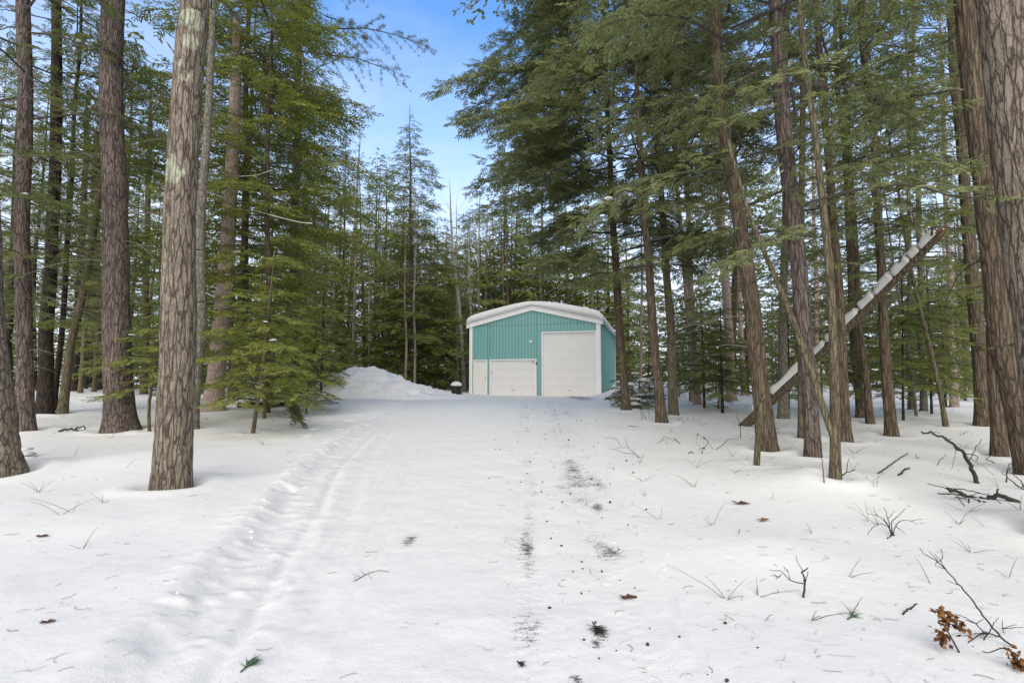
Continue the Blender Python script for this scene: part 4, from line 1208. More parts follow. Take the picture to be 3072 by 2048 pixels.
    link("wall_lamp", g.mesh("wall_lamp", mat_plain("white_lamp_glass", (0.82, 0.82, 0.82), 0.25, 0.02), True), root)
    bx, bz = fx(1232.5), fz(1232, 834)
    g = Geo(); g.box(bx - 0.035, bx + 0.035, -0.07, -0.0235, bz - 0.07, bz + 0.07); g.box(bx - 0.02, bx + 0.02, -0.082, -0.0705, bz - 0.035, bz + 0.035)
    link("keypad", g.mesh("keypad", mat_plain("black_plastic", (0.02, 0.02, 0.02), 0.4)), root)
    # snow slab on the roof
    nx, ny = 64, 46
    xs = np.linspace(-0.15, W + 0.26, nx); ys = np.linspace(-0.22, GL + 0.3, ny)
    X, Yy = np.meshgrid(xs, ys)
    tx = np.abs((X - W / 2) / ((W + 0.41) / 2)); ty = np.abs((Yy - GL / 2) / ((GL + 0.56) / 2))
    soft = np.sqrt((X - W / 2) ** 2 + 1.1 ** 2) - 1.1
    base = EAVE + 0.10 + (RIDGE - EAVE) * (1 - soft / (W / 2))
    th = 0.27 * np.clip(1 - tx ** 16, 0, 1) ** 0.5 * np.clip(1 - ty ** 40, 0, 1) ** 0.5
    th = th * (1 + 0.10 * fbm(X, Yy, 0.5, 2)) + 0.012 * fbm(X, Yy, 2.2, 2) * (th > 0.05)
    sag = -0.10 * sstep(0.93, 1.0, tx)
    rb = EAVE + 0.088 + (RIDGE - EAVE) * (1 - np.abs(X - W / 2) / (W / 2))
    top = np.maximum(base, rb) + th + sag + 0.03
    bot = rb + 0.004 + sag
    V = np.concatenate([np.stack([X, Yy, top], -1).reshape(-1, 3), np.stack([X, Yy, bot], -1).reshape(-1, 3)])
    i = np.arange(ny - 1)[:, None]; j = np.arange(nx - 1)[None, :]
    F = np.stack([i * nx + j, i * nx + j + 1, (i + 1) * nx + j + 1, (i + 1) * nx + j], -1).reshape(-1, 4)
    m = nx * ny
    rim = [i2 for i2 in range(nx)] + [k * nx + nx - 1 for k in range(1, ny)] + [(ny - 1) * nx + k for k in range(nx - 2, -1, -1)] + [k * nx for k in range(ny - 2, 0, -1)]
    rim = np.array(rim); nxt = np.roll(rim, -1)
    S = np.stack([rim, rim + m, nxt + m, nxt], -1)
    me = make_mesh("roof_snow", V, [np.concatenate([F, F[:, ::-1] + m, S])], M['snow'], True)
    link("roof_snow", me, root)
    r = np.random.default_rng(3)
    pts = [np.array([W + 0.30 + r.uniform(-0.1, 0.15), GL - 4.5 + k * 0.5 + r.uniform(-.1, .1), EAVE + 0.0 + r.uniform(-0.12, 0.12)]) for k in range(9)]
    link("eave_snow", snow_blobs(pts, r.uniform(0.22, 0.42, 9), r).mesh("eave_snow", M['snow'], True), root)
    return W


GWW = build_garage()

# ------------------------------------------------------------------ snow pile, stump, logs
def build_pile():
    c = np.array([(848 * K - 512) / FPX * 25.0, 25.0])
    n, m2 = 150, 120
    xs = np.linspace(-6.0, 6.0, n); ys = np.linspace(-3.4, 3.4, m2)
    X, Y = np.meshgrid(xs, ys)
    lx = np.interp(X, [-6.0, -4.4, -3.0, -2.0, -0.8, 0.4, 1.6, 2.9, 4.2, 6.0], [0, 0.16, 0.55, 1.02, 1.36, 1.34, 1.02, 0.60, 0.30, 0])
    w = 1.4 + 0.5 * lx
    yy = Y + 0.25 * fbm(X + 3, Y, 0.5, 2)
    Hh = lx * np.clip(1 - (np.abs(yy) / (w + 0.5)) ** 1.7, 0, 1) * 1.08
    lump = fbm(X + 11, Y, 1.3, 3) * 0.26 + np.maximum(fbm(X, Y + 5, 3.2, 4), -0.15) * 0.24
    face = sstep(1.2, -0.2, yy)
    Z = Hh + sstep(0.03, 0.5, Hh) * lump * (0.45 + 0.55 * face) * 0.85
    edge = np.maximum(np.abs(X) / 6.0, np.abs(Y) / 3.4)
    gz = terrain(X + c[0], Y + c[1])
    b = terrain(c[0], c[1])
    Z = Z + gz - float(b) - 0.06 - 0.5 * sstep(0.9, 1.0, edge)
    V = np.stack([X, Y, Z], -1).reshape(-1, 3)
    i = np.arange(m2 - 1)[:, None]; j = np.arange(n - 1)[None, :]
    F = np.stack([i * n + j, i * n + j + 1, (i + 1) * n + j + 1, (i + 1) * n + j], -1).reshape(-1, 4)
    o = link("snow_pile", make_mesh("snow_pile", V, F, M['snow_lump'], True), loc=(c[0], c[1], float(b)))
    tag(o, "tall lumpy heap of ploughed snow left of the garage", "snow pile")


build_pile()


def cyl(g, p0, p1, r0, r1, seg=14, seed=0, n=8, rough=0.06, cap=True):
    p0, p1 = np.array(p0, float), np.array(p1, float)
    t = np.linspace(0, 1, n)
    P = p0 + (p1 - p0) * t[:, None]
    rr = (r0 + (r1 - r0) * t) * (1 + rough * vnoise(t * 5 + seed, t * 0))
    g.tubes(P, rr, seg, cap=cap)


def build_stump():
    b = at_depth(1048, 893, 28.3); b[2] = float(terrain(b[0], b[1])) - 0.05
    root = tag(link("tree_stump", None, loc=b), "cut grey stump wearing a round cap of snow left of the garage door", "stump")
    g, *_ = trunk_geo([(0, 0, 0), (0, 0, 0.52)], [0.27, 0.25], seg=24, seed=5, flare=0.2, rough=0.08, dz=0.1)
    link("trunk", g.mesh("trunk", M['dark'], True), root)
    v = ICO[0].copy(); 
    v = v * np.array([0.36, 0.36, 0.25]); v[:, 2] = np.where(v[:, 2] < 0, v[:, 2] * 0.25, v[:, 2]) + 0.56
    g = Geo(); g.add(v, ICO[1]); o = link("snow_cap", g.mesh("snow_cap", M['snow'], True), root)
    md = o.modifiers.new("smooth", 'SUBSURF'); md.levels = 1; md.render_levels = 2


build_stump()


def build_logs():
    r = np.random.default_rng(8)
    endm = mat_plain("sawn_log_end", (0.28, 0.17, 0.09), 0.8, 0.3, 14)
    Y = ground(580, 936)[1]
    for (u, v, rad, ang, ln, lab) in ((570, 932, 0.145, 0.35, 1.7, "thick dark log poking out of the snow, nearest end of the snowed wood pile"),
                                      (612, 926, 0.14, -0.5, 1.5, "brown log at the right end of the snowed wood pile"),
                                      (546, 929, 0.09, 1.25, 1.6, "thin dark log lying sideways at the left end of the wood pile"),
                                      (588, 903, 0.135, 0.25, 1.4, "pale ended log lying on top of the snowed wood pile")):
        Yb = Y + (0.35 if v < 910 else 0)
        p = at_depth(u, v, Yb)
        if v > 910: p[2] = max(p[2], float(terrain(p[0], p[1])) + rad * 0.8)
        root = tag(link("log", None, loc=p), lab, "log", "logs of the snowed wood pile")
        d = np.array([math.sin(ang), math.cos(ang), 0.02]) * ln
        g = Geo(); cyl(g, (0, 0, 0), d, rad, rad * 0.95, 16, seed=u)
        link("bark", g.mesh("bark", M['dark'], True), root)
        g = Geo(); dn = d / ln
        cyl(g, -dn * 0.004, dn * 0.01, rad * 0.82, rad * 0.82, 16, n=3, rough=0)
        link("sawn_end", g.mesh("sawn_end", endm), root)
        # snow lying along it
        pts = [d * t + np.array([0, 0, rad * 0.85]) for t in np.linspace(0.12, 0.95, 6)]
        link("snow", snow_blobs(pts, np.full(6, rad * 1.9), r).mesh("snow", M['snow'], True), root)
    # drift burying the pile
    c = at_depth(585, 925, Y + 0.9)
    n = 40
    xs = np.linspace(-1.7, 1.7, n); X, Yg = np.meshgrid(xs, xs)
    q = np.sqrt((X / 1.5) ** 2 + (Yg / 0.9) ** 2)
    Z = 0.50 * (1 - sstep(0, 1.1, q)) * (1 + 0.5 * fbm(X + 2, Yg, 1.6, 3)) - 0.08
    Z += terrain(X + c[0], Yg + c[1]) - float(terrain(c[0], c[1]))
    V = np.stack([X, Yg, Z], -1).reshape(-1, 3)
    i = np.arange(n - 1)[:, None]; j = np.arange(n - 1)[None, :]
    F = np.stack([i * n + j, i * n + j + 1, (i + 1) * n + j + 1, (i + 1) * n + j], -1).reshape(-1, 4)
    o = link("snow_drift", make_mesh("snow_drift", V, F, M['snow'], True), loc=(c[0], c[1], float(terrain(c[0], c[1]))))
    tag(o, "rounded drift of snow burying the small wood pile behind the saplings", "snow drift")


build_logs()


def build_leaning():
    b = ground(1712, 977)
    Y0, Y1 = b[1], b[1] - 3.6
    f = lambda t: at_depth(1712 + (2163 - 1712) * t, 975 + (533 - 975) * t + 6 * math.sin(t * PI), Y0 + (Y1 - Y0) * t)
    ts = np.linspace(-0.04, 1, 40)
    P = np.array([f(t) for t in ts]) - b
    root = tag(link("fallen_log", None, loc=b), "long dead trunk leaning across the right woods with broken strips of snow on top", "fallen tree")
    rad = np.interp(ts, [0, 0.3, 1], [0.135, 0.098, 0.070])
    g = Geo()
    rad = rad * (1 + 0.07 * vnoise(ts * 14, ts * 0))
    g.tubes(P, rad, 16, cap=True)
    r = np.random.default_rng(4)
    for t in (0.12, 0.3, 0.55, 0.62, 0.78, 0.83, 0.9, 0.95):
        c = np.array([np.interp(t, ts, P[:, i]) for i in range(3)])
        d = np.array([r.uniform(-0.6, 0.3), r.uniform(-0.7, 0.7), r.uniform(0.3, 1.0)]); d /= np.linalg.norm(d)
        tt = np.linspace(0, 1, 5)[:, None]; ln = r.uniform(0.35, 1.1)
        g.tubes(c + d * (0.1 + ln * tt) + np.array([0.1, 0, -0.1]) * tt ** 2, np.linspace(0.022, 0.006, 5), 5)
    link("trunk", g.mesh("trunk", M['hem'], True), root)
    # splintered orange tip
    g = Geo()
    ax = P[-1] - P[-2]; ax /= np.linalg.norm(ax)
    for k in range(9):
        o = P[-1] + r.normal(0, 0.045, 3) - ax * 0.05
        tt = np.linspace(0, 1, 3)[:, None]
        g.tubes(o + ax * tt * r.uniform(0.05, 0.22), np.array([0.032, 0.018, 0.003]), 4)
    link("splintered_tip", g.mesh("splintered_tip", mat_plain("raw_orange_wood", (0.20, 0.115, 0.06), 0.8, 0.3, 20), True), root)
    # snow strips
    g = Geo()
    segs = [(0.06, 0.13), (0.15, 0.31), (0.312, 0.35), (0.37, 0.425), (0.428, 0.60), (0.6025, 0.675), (0.677, 0.77), (0.772, 0.857), (0.862, 0.905), (0.909, 0.992)]
    for (a, c2) in segs:
        t = np.linspace(a, c2, 14)
        Q = np.stack([np.interp(t, ts, P[:, i]) for i in range(3)], 1)
        rr = np.interp(t, ts, rad)
        up = np.cross(ax, np.cross(np.array([0, 0, 1.0]), ax)); up /= np.linalg.norm(up)
        endf = np.sqrt(np.clip(1 - np.abs(np.linspace(-1, 1, 14)) ** 22, 0.05, 1))
        hgt = (0.15 + 0.045 * vnoise(t * 40 + a * 9, t * 0)) * endf
        wide = rr * 1.12 * endf
        sd = np.cross(ax, up)
        A = np.linspace(0, PI, 9)
        V = Q[:, None, :] + up * (rr * 0.15)[:, None, None] + np.cos(A)[None, :, None] * wide[:, None, None] * sd + np.sin(A)[None, :, None] ** 0.7 * (hgt + rr * 0.85)[:, None, None] * up
        n, s = 14, 9
        i = np.arange(n - 1)[:, None]; j = np.arange(s - 1)[None, :]
        F = np.stack([i * s + j, i * s + j + 1, (i + 1) * s + j + 1, (i + 1) * s + j], -1).reshape(-1, 4)
        g.add(V.reshape(-1, 3), F)
        for k in (0, n - 1):
            g.add(np.concatenate([V[k], V[k].mean(0)[None]]), [(q, q + 1, s) for q in range(s - 1)] + [(s - 1, 0, s)])
    link("snow", g.mesh("snow", M['snow'], True), root)


build_leaning()

# long snowy branch of the pink snag and a few snow pads
# ------------------------------------------------------------------ sticks, twigs and leaves on the snow
def stick(name, label, lines, cat="stick", group=None, mat='stick', upright=True, sides=5):
    """lines: list of (points [(u,v)], r0, r1, dy); first point of the first line is its foot on the snow"""
    foot = ground(*lines[0][0][0])
    root_me = Geo()
    rr = np.random.default_rng(int(foot[0] * 1000) % 9999)
    for (pts, r0, r1, dy) in lines:
        Q = []
        for k, (u, v) in enumerate(pts):
            if upright:
                Q.append(at_depth(u, v, foot[1] + dy * k / max(1, len(pts) - 1)))
            else:
                q = ground(u, v); q[2] = float(terrain(q[0], q[1])) + r0 * 0.7; Q.append(q)
        Q = np.array(Q) - foot
        L = np.concatenate([[0], np.cumsum(np.linalg.norm(np.diff(Q, axis=0), axis=1))])
        n = max(5, len(pts) * 4)
        s = np.linspace(0, L[-1], n)
        C = np.stack([np.interp(s, L, Q[:, i]) for i in range(3)], 1)
        Cs = C.copy(); Cs[1:-1] = (C[:-2] + 2 * C[1:-1] + C[2:]) / 4
        Cs += rr.normal(0, 0.35 * r0, Cs.shape) * np.minimum(1, s / (L[-1] + 1e-6) * 3)[:, None]
        root_me.tubes(Cs, np.linspace(r0, r1, n) * (0.66 if r0 < 0.03 else 0.85), sides, cap=True)
    if upright and len(lines[0][0]) > 1:
        # bury the foot a little
        d = np.array([0, 0, -0.05])
        root_me.tubes(np.array([[0, 0, 0.01], d * 0.5, d]), np.full(3, lines[0][1]) * 0.66, sides)
    o = link(name, root_me.mesh(name, M[mat], True), loc=foot)
    return tag(o, label, cat, group)


def zoomr(x, y): return ((2650 + x * 422 / 1654) * 0.765625, (1250 + y * 422 / 1654) * 0.765625)
def zooms(x, y): return ((2650 + x * 422 / 1477) * 0.765625, (1600 + y * 422 / 1477) * 0.765625)
def zoomm(x, y): return ((1750 + x * 500 / 2240) * 0.765625, (1050 + y * 500 / 2240) * 0.765625)
def zooml(x, y): return ((1024 + x * 1024 / 2294) * 0.765625, (1348 + y * 1024 / 2294) * 0.765625)
ZR = lambda *p: [zoomr(a, b) for a, b in p]
ZS = lambda *p: [zooms(a, b) for a, b in p]
ZM = lambda *p: [zoomm(a, b) for a, b in p]
ZL = lambda *p: [zooml(a, b) for a, b in p]

stick("fallen_branch", "long black arched branch planted in the snow in front of the right edge trunks",
      [(ZR((1100, 775), (1060, 650), (1000, 530), (940, 430), (850, 340), (740, 250), (560, 180), (460, 175)), 0.035, 0.014, 0.5),
       (ZR((1005, 510), (1040, 470), (1080, 370), (1160, 260)), 0.010, 0.005, 0.1), (ZR((950, 430), (1080, 440), (1115, 470), (1090, 515)), 0.010, 0.006, -0.1),
       (ZR((720, 272), (800, 255)), 0.012, 0.008, 0.0), (ZR((560, 180), (610, 175), (665, 185)), 0.008, 0.004, 0.0), (ZR((860, 340), (845, 430), (805, 615)), 0.006, 0.003, -0.3), (ZR((870, 345), (960, 420)), 0.012, 0.006, 0.0), (ZR((940, 430), (1060, 510), (1200, 590), (1310, 690)), 0.006, 0.003, -0.3)], "branch")
stick("fallen_branch", "tangled black brush branch with many prongs lying on the snow at the right edge",
      [(ZR((1595, 1005), (1480, 960), (1345, 910), (1240, 960), (1130, 975), (1010, 940), (880, 870), (730, 835)), 0.034, 0.020, 0.3),
       (ZR((1345, 910), (1340, 830)), 0.016, 0.010, 0.0), (ZR((1130, 975), (1100, 1060)), 0.02, 0.022, 0.0), (ZR((1010, 950), (985, 1260), (950, 1440)), 0.011, 0.005, -0.5),
       (ZR((1195, 1000), (1160, 1080), (1130, 1250)), 0.013, 0.007, -0.3), (ZR((1180, 1090), (1300, 1240)), 0.008, 0.004, -0.3), (ZR((1040, 1215), (1180, 1235), (1310, 1220), (1400, 1160), (1450, 1110)), 0.010, 0.006, 0.0),
       (ZR((640, 895), (760, 905), (900, 910), (1010, 940)), 0.011, 0.012, 0.1), (ZR((780, 835), (960, 850), (1120, 890), (1280, 920)), 0.010, 0.008, 0.2), (ZR((800, 850), (960, 930), (1060, 960), (1130, 975)), 0.013, 0.010, 0.0),
       (ZR((1170, 990), (1300, 1030), (1440, 1055), (1600, 1030)), 0.016, 0.008, 0.0), (ZR((1440, 1055), (1540, 1100), (1640, 1150)), 0.009, 0.005, -0.2), (ZR((870, 930), (930, 1010), (960, 1050)), 0.009, 0.005, -0.2), (ZR((520, 780), (620, 805), (730, 830)), 0.006, 0.008, 0.1), (ZR((1310, 960), (1440, 1050)), 0.007, 0.005, -0.1), (ZR((840, 940), (960, 950), (1080, 900), (1140, 890)), 0.009, 0.005, 0.1)], "branch")
stick("twig_shrub", "bare many stemmed shrub left of the tangled brush branch",
      [(ZR((100, 1395), (75, 1280), (40, 1130), (0, 1050)), 0.008, 0.003, 0.2), (ZR((100, 1395), (60, 1260), (-60, 1160), (-190, 1130)), 0.007, 0.003, -0.2), (ZR((130, 1395), (70, 1300), (0, 1180)), 0.010, 0.003, 0.1),
       (ZR((110, 1390), (90, 1240), (180, 1150), (260, 1080)), 0.007, 0.003, 0.3), (ZR((110, 1390), (150, 1260), (220, 1205), (330, 1215), (410, 1260)), 0.007, 0.003, -0.1), (ZR((90, 1390), (40, 1450)), 0.010, 0.006, -0.1), (ZR((330, 1215), (460, 1195)), 0.004, 0.0025, 0.0), (ZR((150, 1280), (260, 1370)), 0.005, 0.002, -0.2), (ZR((70, 1290), (-40, 1240), (-130, 1300), (-190, 1380)), 0.006, 0.003, -0.2), (ZR((50, 1200), (130, 1100)), 0.004, 0.002, 0.0), (ZR((-60, 1160), (-130, 1090)), 0.004, 0.002, 0.0)], "shrub")
k = 0.765625
def px(*p): return [((2048 + a * 1024 / 1399) * k, (900 + b * 1148 / 1568) * k) for a, b in p]
stick("twig_shrub", "small black forked twig standing alone in the open snow on the right",
      [(px((495, 1215), (500, 1160), (490, 1110)), 0.011, 0.008, 0.0), (px((497, 1160), (440, 1148), (405, 1105), (355, 1105)), 0.006, 0.003, 0.1), (px((492, 1110), (515, 1095)), 0.008, 0.004, 0.0), (px((495, 1110), (470, 1070), (465, 1045)), 0.004, 0.002, 0.1), (px((500, 1160), (515, 1110)), 0.005, 0.003, -0.05), (px((440, 1148), (430, 1100)), 0.004, 0.002, 0.05), (px((405, 1120), (395, 1135), (370, 1118)), 0.004, 0.003, 0.0)], "twig")
stick("dead_stalk", "long straight dead stalk slanting from the bottom right corner, forked at its tip",
      [(ZS((1390, 1200), (1220, 1075), (950, 720), (800, 535), (660, 375)), 0.0085, 0.005, 0.15), (ZS((660, 375), (570, 290), (420, 200), (380, 140)), 0.005, 0.0025, 0.05), (ZS((660, 375), (600, 280), (540, 215)), 0.004, 0.002, 0.0), (ZS((590, 290), (630, 240), (605, 150)), 0.003, 0.002, 0.0), (ZS((580, 290), (480, 185)), 0.003, 0.002, 0.0), (ZS((800, 535), (670, 490)), 0.003, 0.002, 0.0), (ZS((570, 295), (540, 320)), 0.004, 0.002, 0.0), (ZS((655, 370), (540, 335)), 0.003, 0.002, 0.0)], "stalk")
stick("fallen_twig", "thin branching twig sprawled on the snow under the long dead stalk",
      [(ZS((1220, 1080), (1110, 1040), (1040, 1020), (980, 940), (810, 850), (740, 840)), 0.006, 0.003, -0.05), (ZS((1110, 1040), (1000, 1060), (860, 1160), (780, 1205)), 0.006, 0.003, -0.1), (ZS((1100, 1045), (1040, 1120), (985, 1180), (940, 1185)), 0.005, 0.003, -0.1), (ZS((980, 940), (1050, 890)), 0.003, 0.002, 0.0), (ZS((1110, 1040), (1150, 950), (1210, 880)), 0.004, 0.002, 0.1), (ZS((1350, 1190), (1250, 990), (1250, 900)), 0.004, 0.002, 0.1), (ZS((1250, 990), (1400, 950)), 0.003, 0.002, 0.1), (ZS((860, 900), (980, 940)), 0.003, 0.004, 0.0), (ZS((1250, 995), (1477, 975)), 0.003, 0.002, 0.0), (ZS((1100, 1035), (960, 1045), (830, 1075)), 0.004, 0.002, 0.0), (ZS((800, 1245), (770, 1190), (660, 1000)), 0.006, 0.003, 0.05)], "twig")


def leaf_cluster(name, label, stem, rad, pts, seed, cat="dead leaves"):
    r = np.random.default_rng(seed)
    foot = ground(*stem[0])
    g = Geo()
    Q = np.array([at_depth(u, v, foot[1]) for u, v in stem]) - foot
    tt = np.linspace(0, 1, 12)
    L = np.concatenate([[0], np.cumsum(np.linalg.norm(np.diff(Q, axis=0), axis=1))])
    C = np.stack([np.interp(tt * L[-1], L, Q[:, i]) for i in range(3)], 1)
    g.tubes(C, np.linspace(0.005, 0.0025, 12), 4)
    root = link(name, g.mesh(name, M['stick'], True), loc=foot)
    tag(root, label, cat)
    lm, nt, out = new_mat("brown_dead_leaf")
    ge = nt.nodes.new("ShaderNodeNewGeometry")
    principled(nt, out, ramp(nt, ge.outputs["Random Per Island"], [(0, (0.05, 0.022, 0.012)), (0.5, (0.14, 0.062, 0.022)), (1, (0.27, 0.13, 0.04))]), 0.7, spec=0.2)
    V, F = [], []
    for (u, v) in pts:
        c = at_depth(u, v, foot[1]) - foot
        for _ in range(5):
            p = c + r.normal(0, 0.012, 3)
            d = r.normal(0, 1, 3); d[2] -= 0.5; d /= np.linalg.norm(d)
            s = np.cross(d, r.normal(0, 1, 3)); s /= np.linalg.norm(s)
            nrm = np.cross(d, s)
            l = r.uniform(0.022, 0.042)
            a = [p, p + d * l * .35 + s * l * .33 + nrm * l * .12, p + d * l + nrm * l * .25, p + d * l * .35 - s * l * .33 + nrm * l * .12]
            F.append([len(V) + i for i in range(4)]); V += a
    link("foliage", make_mesh("foliage", np.array(V), np.array(F), lm), root)


leaf_cluster("leaf_spray", "curled brown oak leaf spray hooked over in the snow at bottom right", ZS((800, 1245), (670, 1010), (700, 880), (640, 810), (560, 790)), 0.004,
             ZS((575, 800), (590, 830), (620, 810), (650, 845), (690, 830), (720, 860), (740, 900), (775, 930), (790, 970), (820, 990), (845, 1030), (820, 940), (850, 970), (680, 900), (660, 920), (640, 950), (620, 980), (600, 1020), (620, 1040), (580, 1060), (600, 1100), (640, 1070), (660, 1110), (670, 1145), (610, 1130), (690, 940), (640, 920), (590, 990)), 1)
leaf_cluster("leaf_spray", "reddish brown leaf spray touching the bottom right corner", ZS((1470, 1420), (1400, 1330), (1340, 1220), (1250, 1190), (1100, 1250), (1040, 1230)), 0.004,
             ZS((1330, 1200), (1345, 1240), (1340, 1290), (1370, 1310), (1390, 1340), (1410, 1300), (1430, 1340), (1450, 1360), (1400, 1370), (1440, 1390), (1270, 1200), (1380, 1355), (1460, 1410)), 2)
stick("stick", "short black stick bent at one end, between the forked twig and the brown leaf spray", [(ZS((205, 850), (240, 815), (310, 780), (345, 750), (372, 748)), 0.008, 0.005, 0.0)], upright=False)
stick("stick", "long straight dark stick lying on the snow in front of the forked trunk", [(ZR((-60, 665), (0, 630), (150, 520), (288, 430)), 0.016, 0.011, 0.0)], upright=False)
stick("stick", "short thick dark stick lying right of the long straight one", [(ZR((180, 688), (240, 645), (296, 604)), 0.020, 0.016, 0.0)], upright=False)
stick("twig", "curved black twig standing at the foot of the large right edge pine", [(ZR((1447, 765), (1450, 660), (1490, 600), (1560, 575)), 0.014, 0.007, 0.0), (ZR((1455, 660), (1480, 560), (1540, 510)), 0.010, 0.004, 0.1)], "twig")
stick("twig", "small bent twig upright left of the arched branch", [(ZR((637, 570), (660, 505), (710, 470), (742, 430)), 0.009, 0.004, 0.1)], "twig")
stick("twig", "small dark V shaped twig behind the arched branch", [(ZR((1310, 540), (1205, 490)), 0.012, 0.01, 0.0), (ZR((1205, 490), (1330, 405)), 0.008, 0.004, 0.3)], "twig")
stick("twig", "forked dark sticks crossing at the right edge above the tangled brush", [(ZR((1660, 855), (1540, 780), (1460, 710), (1380, 640)), 0.014, 0.006, 0.2), (ZR((1660, 830), (1600, 730), (1525, 672)), 0.012, 0.006, 0.2)], "twig")
stick("twig", "hooked black twig in the snow left of the arched branch's tip", [(ZR((430, 480), (405, 485), (372, 432)), 0.011, 0.007, 0.0)], "twig")
stick("twig", "slender forked twig arching over the snow beside the drive's right edge", [(ZM((755, 1440), (690, 1385), (600, 1290), (570, 1220), (570, 1165)), 0.010, 0.003, 0.3), (ZM((690, 1390), (560, 1375), (470, 1345), (340, 1320)), 0.008, 0.003, 0.2), (ZM((510, 1280), (450, 1200), (390, 1170), (300, 1170)), 0.006, 0.003, 0.0), (ZM((600, 1305), (500, 1300), (400, 1330)), 0.005, 0.003, 0.0)], "twig")
stick("twig", "bent twig arching out of the snow near the fallen log's base", [(ZM((1780, 1328), (1890, 1260), (1950, 1190), (2120, 1185)), 0.010, 0.004, 0.1)], "twig")
stick("twig", "upright black twig in front of the fallen log's base", [(ZM((2114, 1170), (2110, 985), (2070, 920), (2062, 855)), 0.014, 0.008, 0.1)], "twig")
stick("twig_shrub", "low curly dead shrub with hanging dry leaves left of the bent twig", [(ZM((1600, 1385), (1600, 1310), (1650, 1280), (1690, 1310)), 0.008, 0.004, 0.0), (ZM((1590, 1385), (1570, 1290), (1510, 1240), (1540, 1110)), 0.005, 0.003, 0.1), (ZM((1740, 1325), (1680, 1230), (1620, 1165), (1540, 1110)), 0.007, 0.004, 0.0), (ZM((1600, 1320), (1680, 1240), (1670, 1200)), 0.006, 0.008, 0.0), (ZM((1410, 1380), (1450, 1355), (1500, 1390)), 0.014, 0.008, 0.0), (ZM((1615, 1165), (1640, 1195)), 0.016, 0.012, 0.0), (ZM((1535, 1115), (1535, 1145)), 0.014, 0.010, 0.0), (ZM((1600, 1310), (1630, 1320)), 0.02, 0.018, 0.0)], "shrub")
stick("twig", "small arch of twig poking from the snow near the brown leaning hemlock", [(ZM((1053, 1210), (1075, 1160), (1120, 1165), (1200, 1205)), 0.009, 0.004, 0.1)], "twig")
stick("stick", "short dark stick lying beside the small arched twig", [(ZM((1215, 1178), (1300, 1253)), 0.011, 0.008, 0.0)], upright=False)
stick("stick", "flat dark stick lying near the brown leaning hemlock's foot", [(ZM((612, 1018), (680, 1024), (725, 1030)), 0.012, 0.008, 0.0)], upright=False)
stick("twig", "slim leaning twig among the snowy bushes right of the garage", [(ZM((395, 745), (330, 640), (262, 535)), 0.014, 0.006, 0.0)], "twig")
stick("twig", "pair of dark twigs slanting out of the snow beneath the snowy bush", [(ZM((850, 940), (770, 770), (680, 630)), 0.016, 0.006, 0.2), (ZM((795, 935), (760, 770)), 0.012, 0.006, 0.0), (ZM((930, 960), (895, 920), (860, 780)), 0.010, 0.006, 0.2)], "twig")
stick("twig", "tall thin twig left of the forked trunk's foot", [([(1966 - 45, 1135), (1892, 1075), (1888, 1020)], 0.009, 0.004, 0.1) if False else ([(1894, 1112), (1889, 1065), (1884, 1028)], 0.011, 0.004, 0.1)], "twig")
stick("twig", "crooked twigs right of the forked trunk's foot", [([(1932, 1092), (1945, 1083), (1965, 1078)], 0.014, 0.008, 0.0), ([(1944, 1084), (1950, 1050)], 0.008, 0.004, 0.1), ([(1934, 1092), (1928, 1110)], 0.008, 0.006, -0.1)], "twig")
stick("fallen_twig", "fine arched feathery twig lying on the left half of the driveway", [(ZL((90, 885), (160, 840), (220, 815), (270, 812), (320, 822)), 0.0045, 0.0025, 0.0), (ZL((160, 840), (120, 800)), 0.002, 0.001, 0.0), (ZL((130, 855), (80, 830)), 0.002, 0.001, 0.0), (ZL((180, 835), (210, 875)), 0.002, 0.001, 0.0), (ZL((110, 872), (65, 890)), 0.002, 0.001, 0.0)], "twig", upright=False, sides=4)
stick("stick", "dark drooping limb lying at the reddish pine's left on the snow", [([(135, 991), (150, 984), (172, 985), (190, 978), (197, 984)], 0.035, 0.015, 0.0), ([(172, 985), (196, 988)], 0.03, 0.01, 0.0)], upright=True)
stick("stick", "dark knot of wood with snow at the reddish pine's right foot", [([(270, 988), (285, 983), (298, 987)], 0.05, 0.03, 0.0)], upright=True)

# small pine sprig, brush of dark needles and leaves on the driveway
def sprig(name, label, u, v, tip, n, ln, mat, seed, cat, spread=0.5, rise=0.3):
    r = np.random.default_rng(seed)
    f = ground(u, v); f[2] = float(terrain(f[0], f[1]))
    t = ground(*tip); d = t - f; L = np.linalg.norm(d[:2]); d = d / (np.linalg.norm(d) + 1e-9)
    g = Geo(); P = []
    for _ in range(n):
        a = r.normal(0, spread); c, s = math.cos(a), math.sin(a)
        dd = np.array([d[0] * c - d[1] * s, d[0] * s + d[1] * c, abs(r.normal(0, rise))])
        o = np.array([d[0], d[1], 0]) * r.uniform(0, 0.45) * L + np.array([0, 0, 0.008])
        l = ln * r.uniform(0.6, 1.1)
        tt = np.linspace(0, 1, 4)[:, None]
        P.append(o + dd * l * tt - np.array([0, 0, 0.15 * l]) * tt ** 2)
    P = np.array(P)
    g.tubes(P, np.broadcast_to(np.array([0.0016, 0.0018, 0.0014, 0.0005])[None], (n, 4)), 3)
    g.tubes(np.stack([np.array([d[0], d[1], 0]) * q * L + np.array([0, 0, 0.006]) for q in np.linspace(-0.35, 0.5, 5)]), np.full(5, 0.004), 5)
    return tag(link(name, g.mesh(name, M[mat]), loc=f), label, cat)


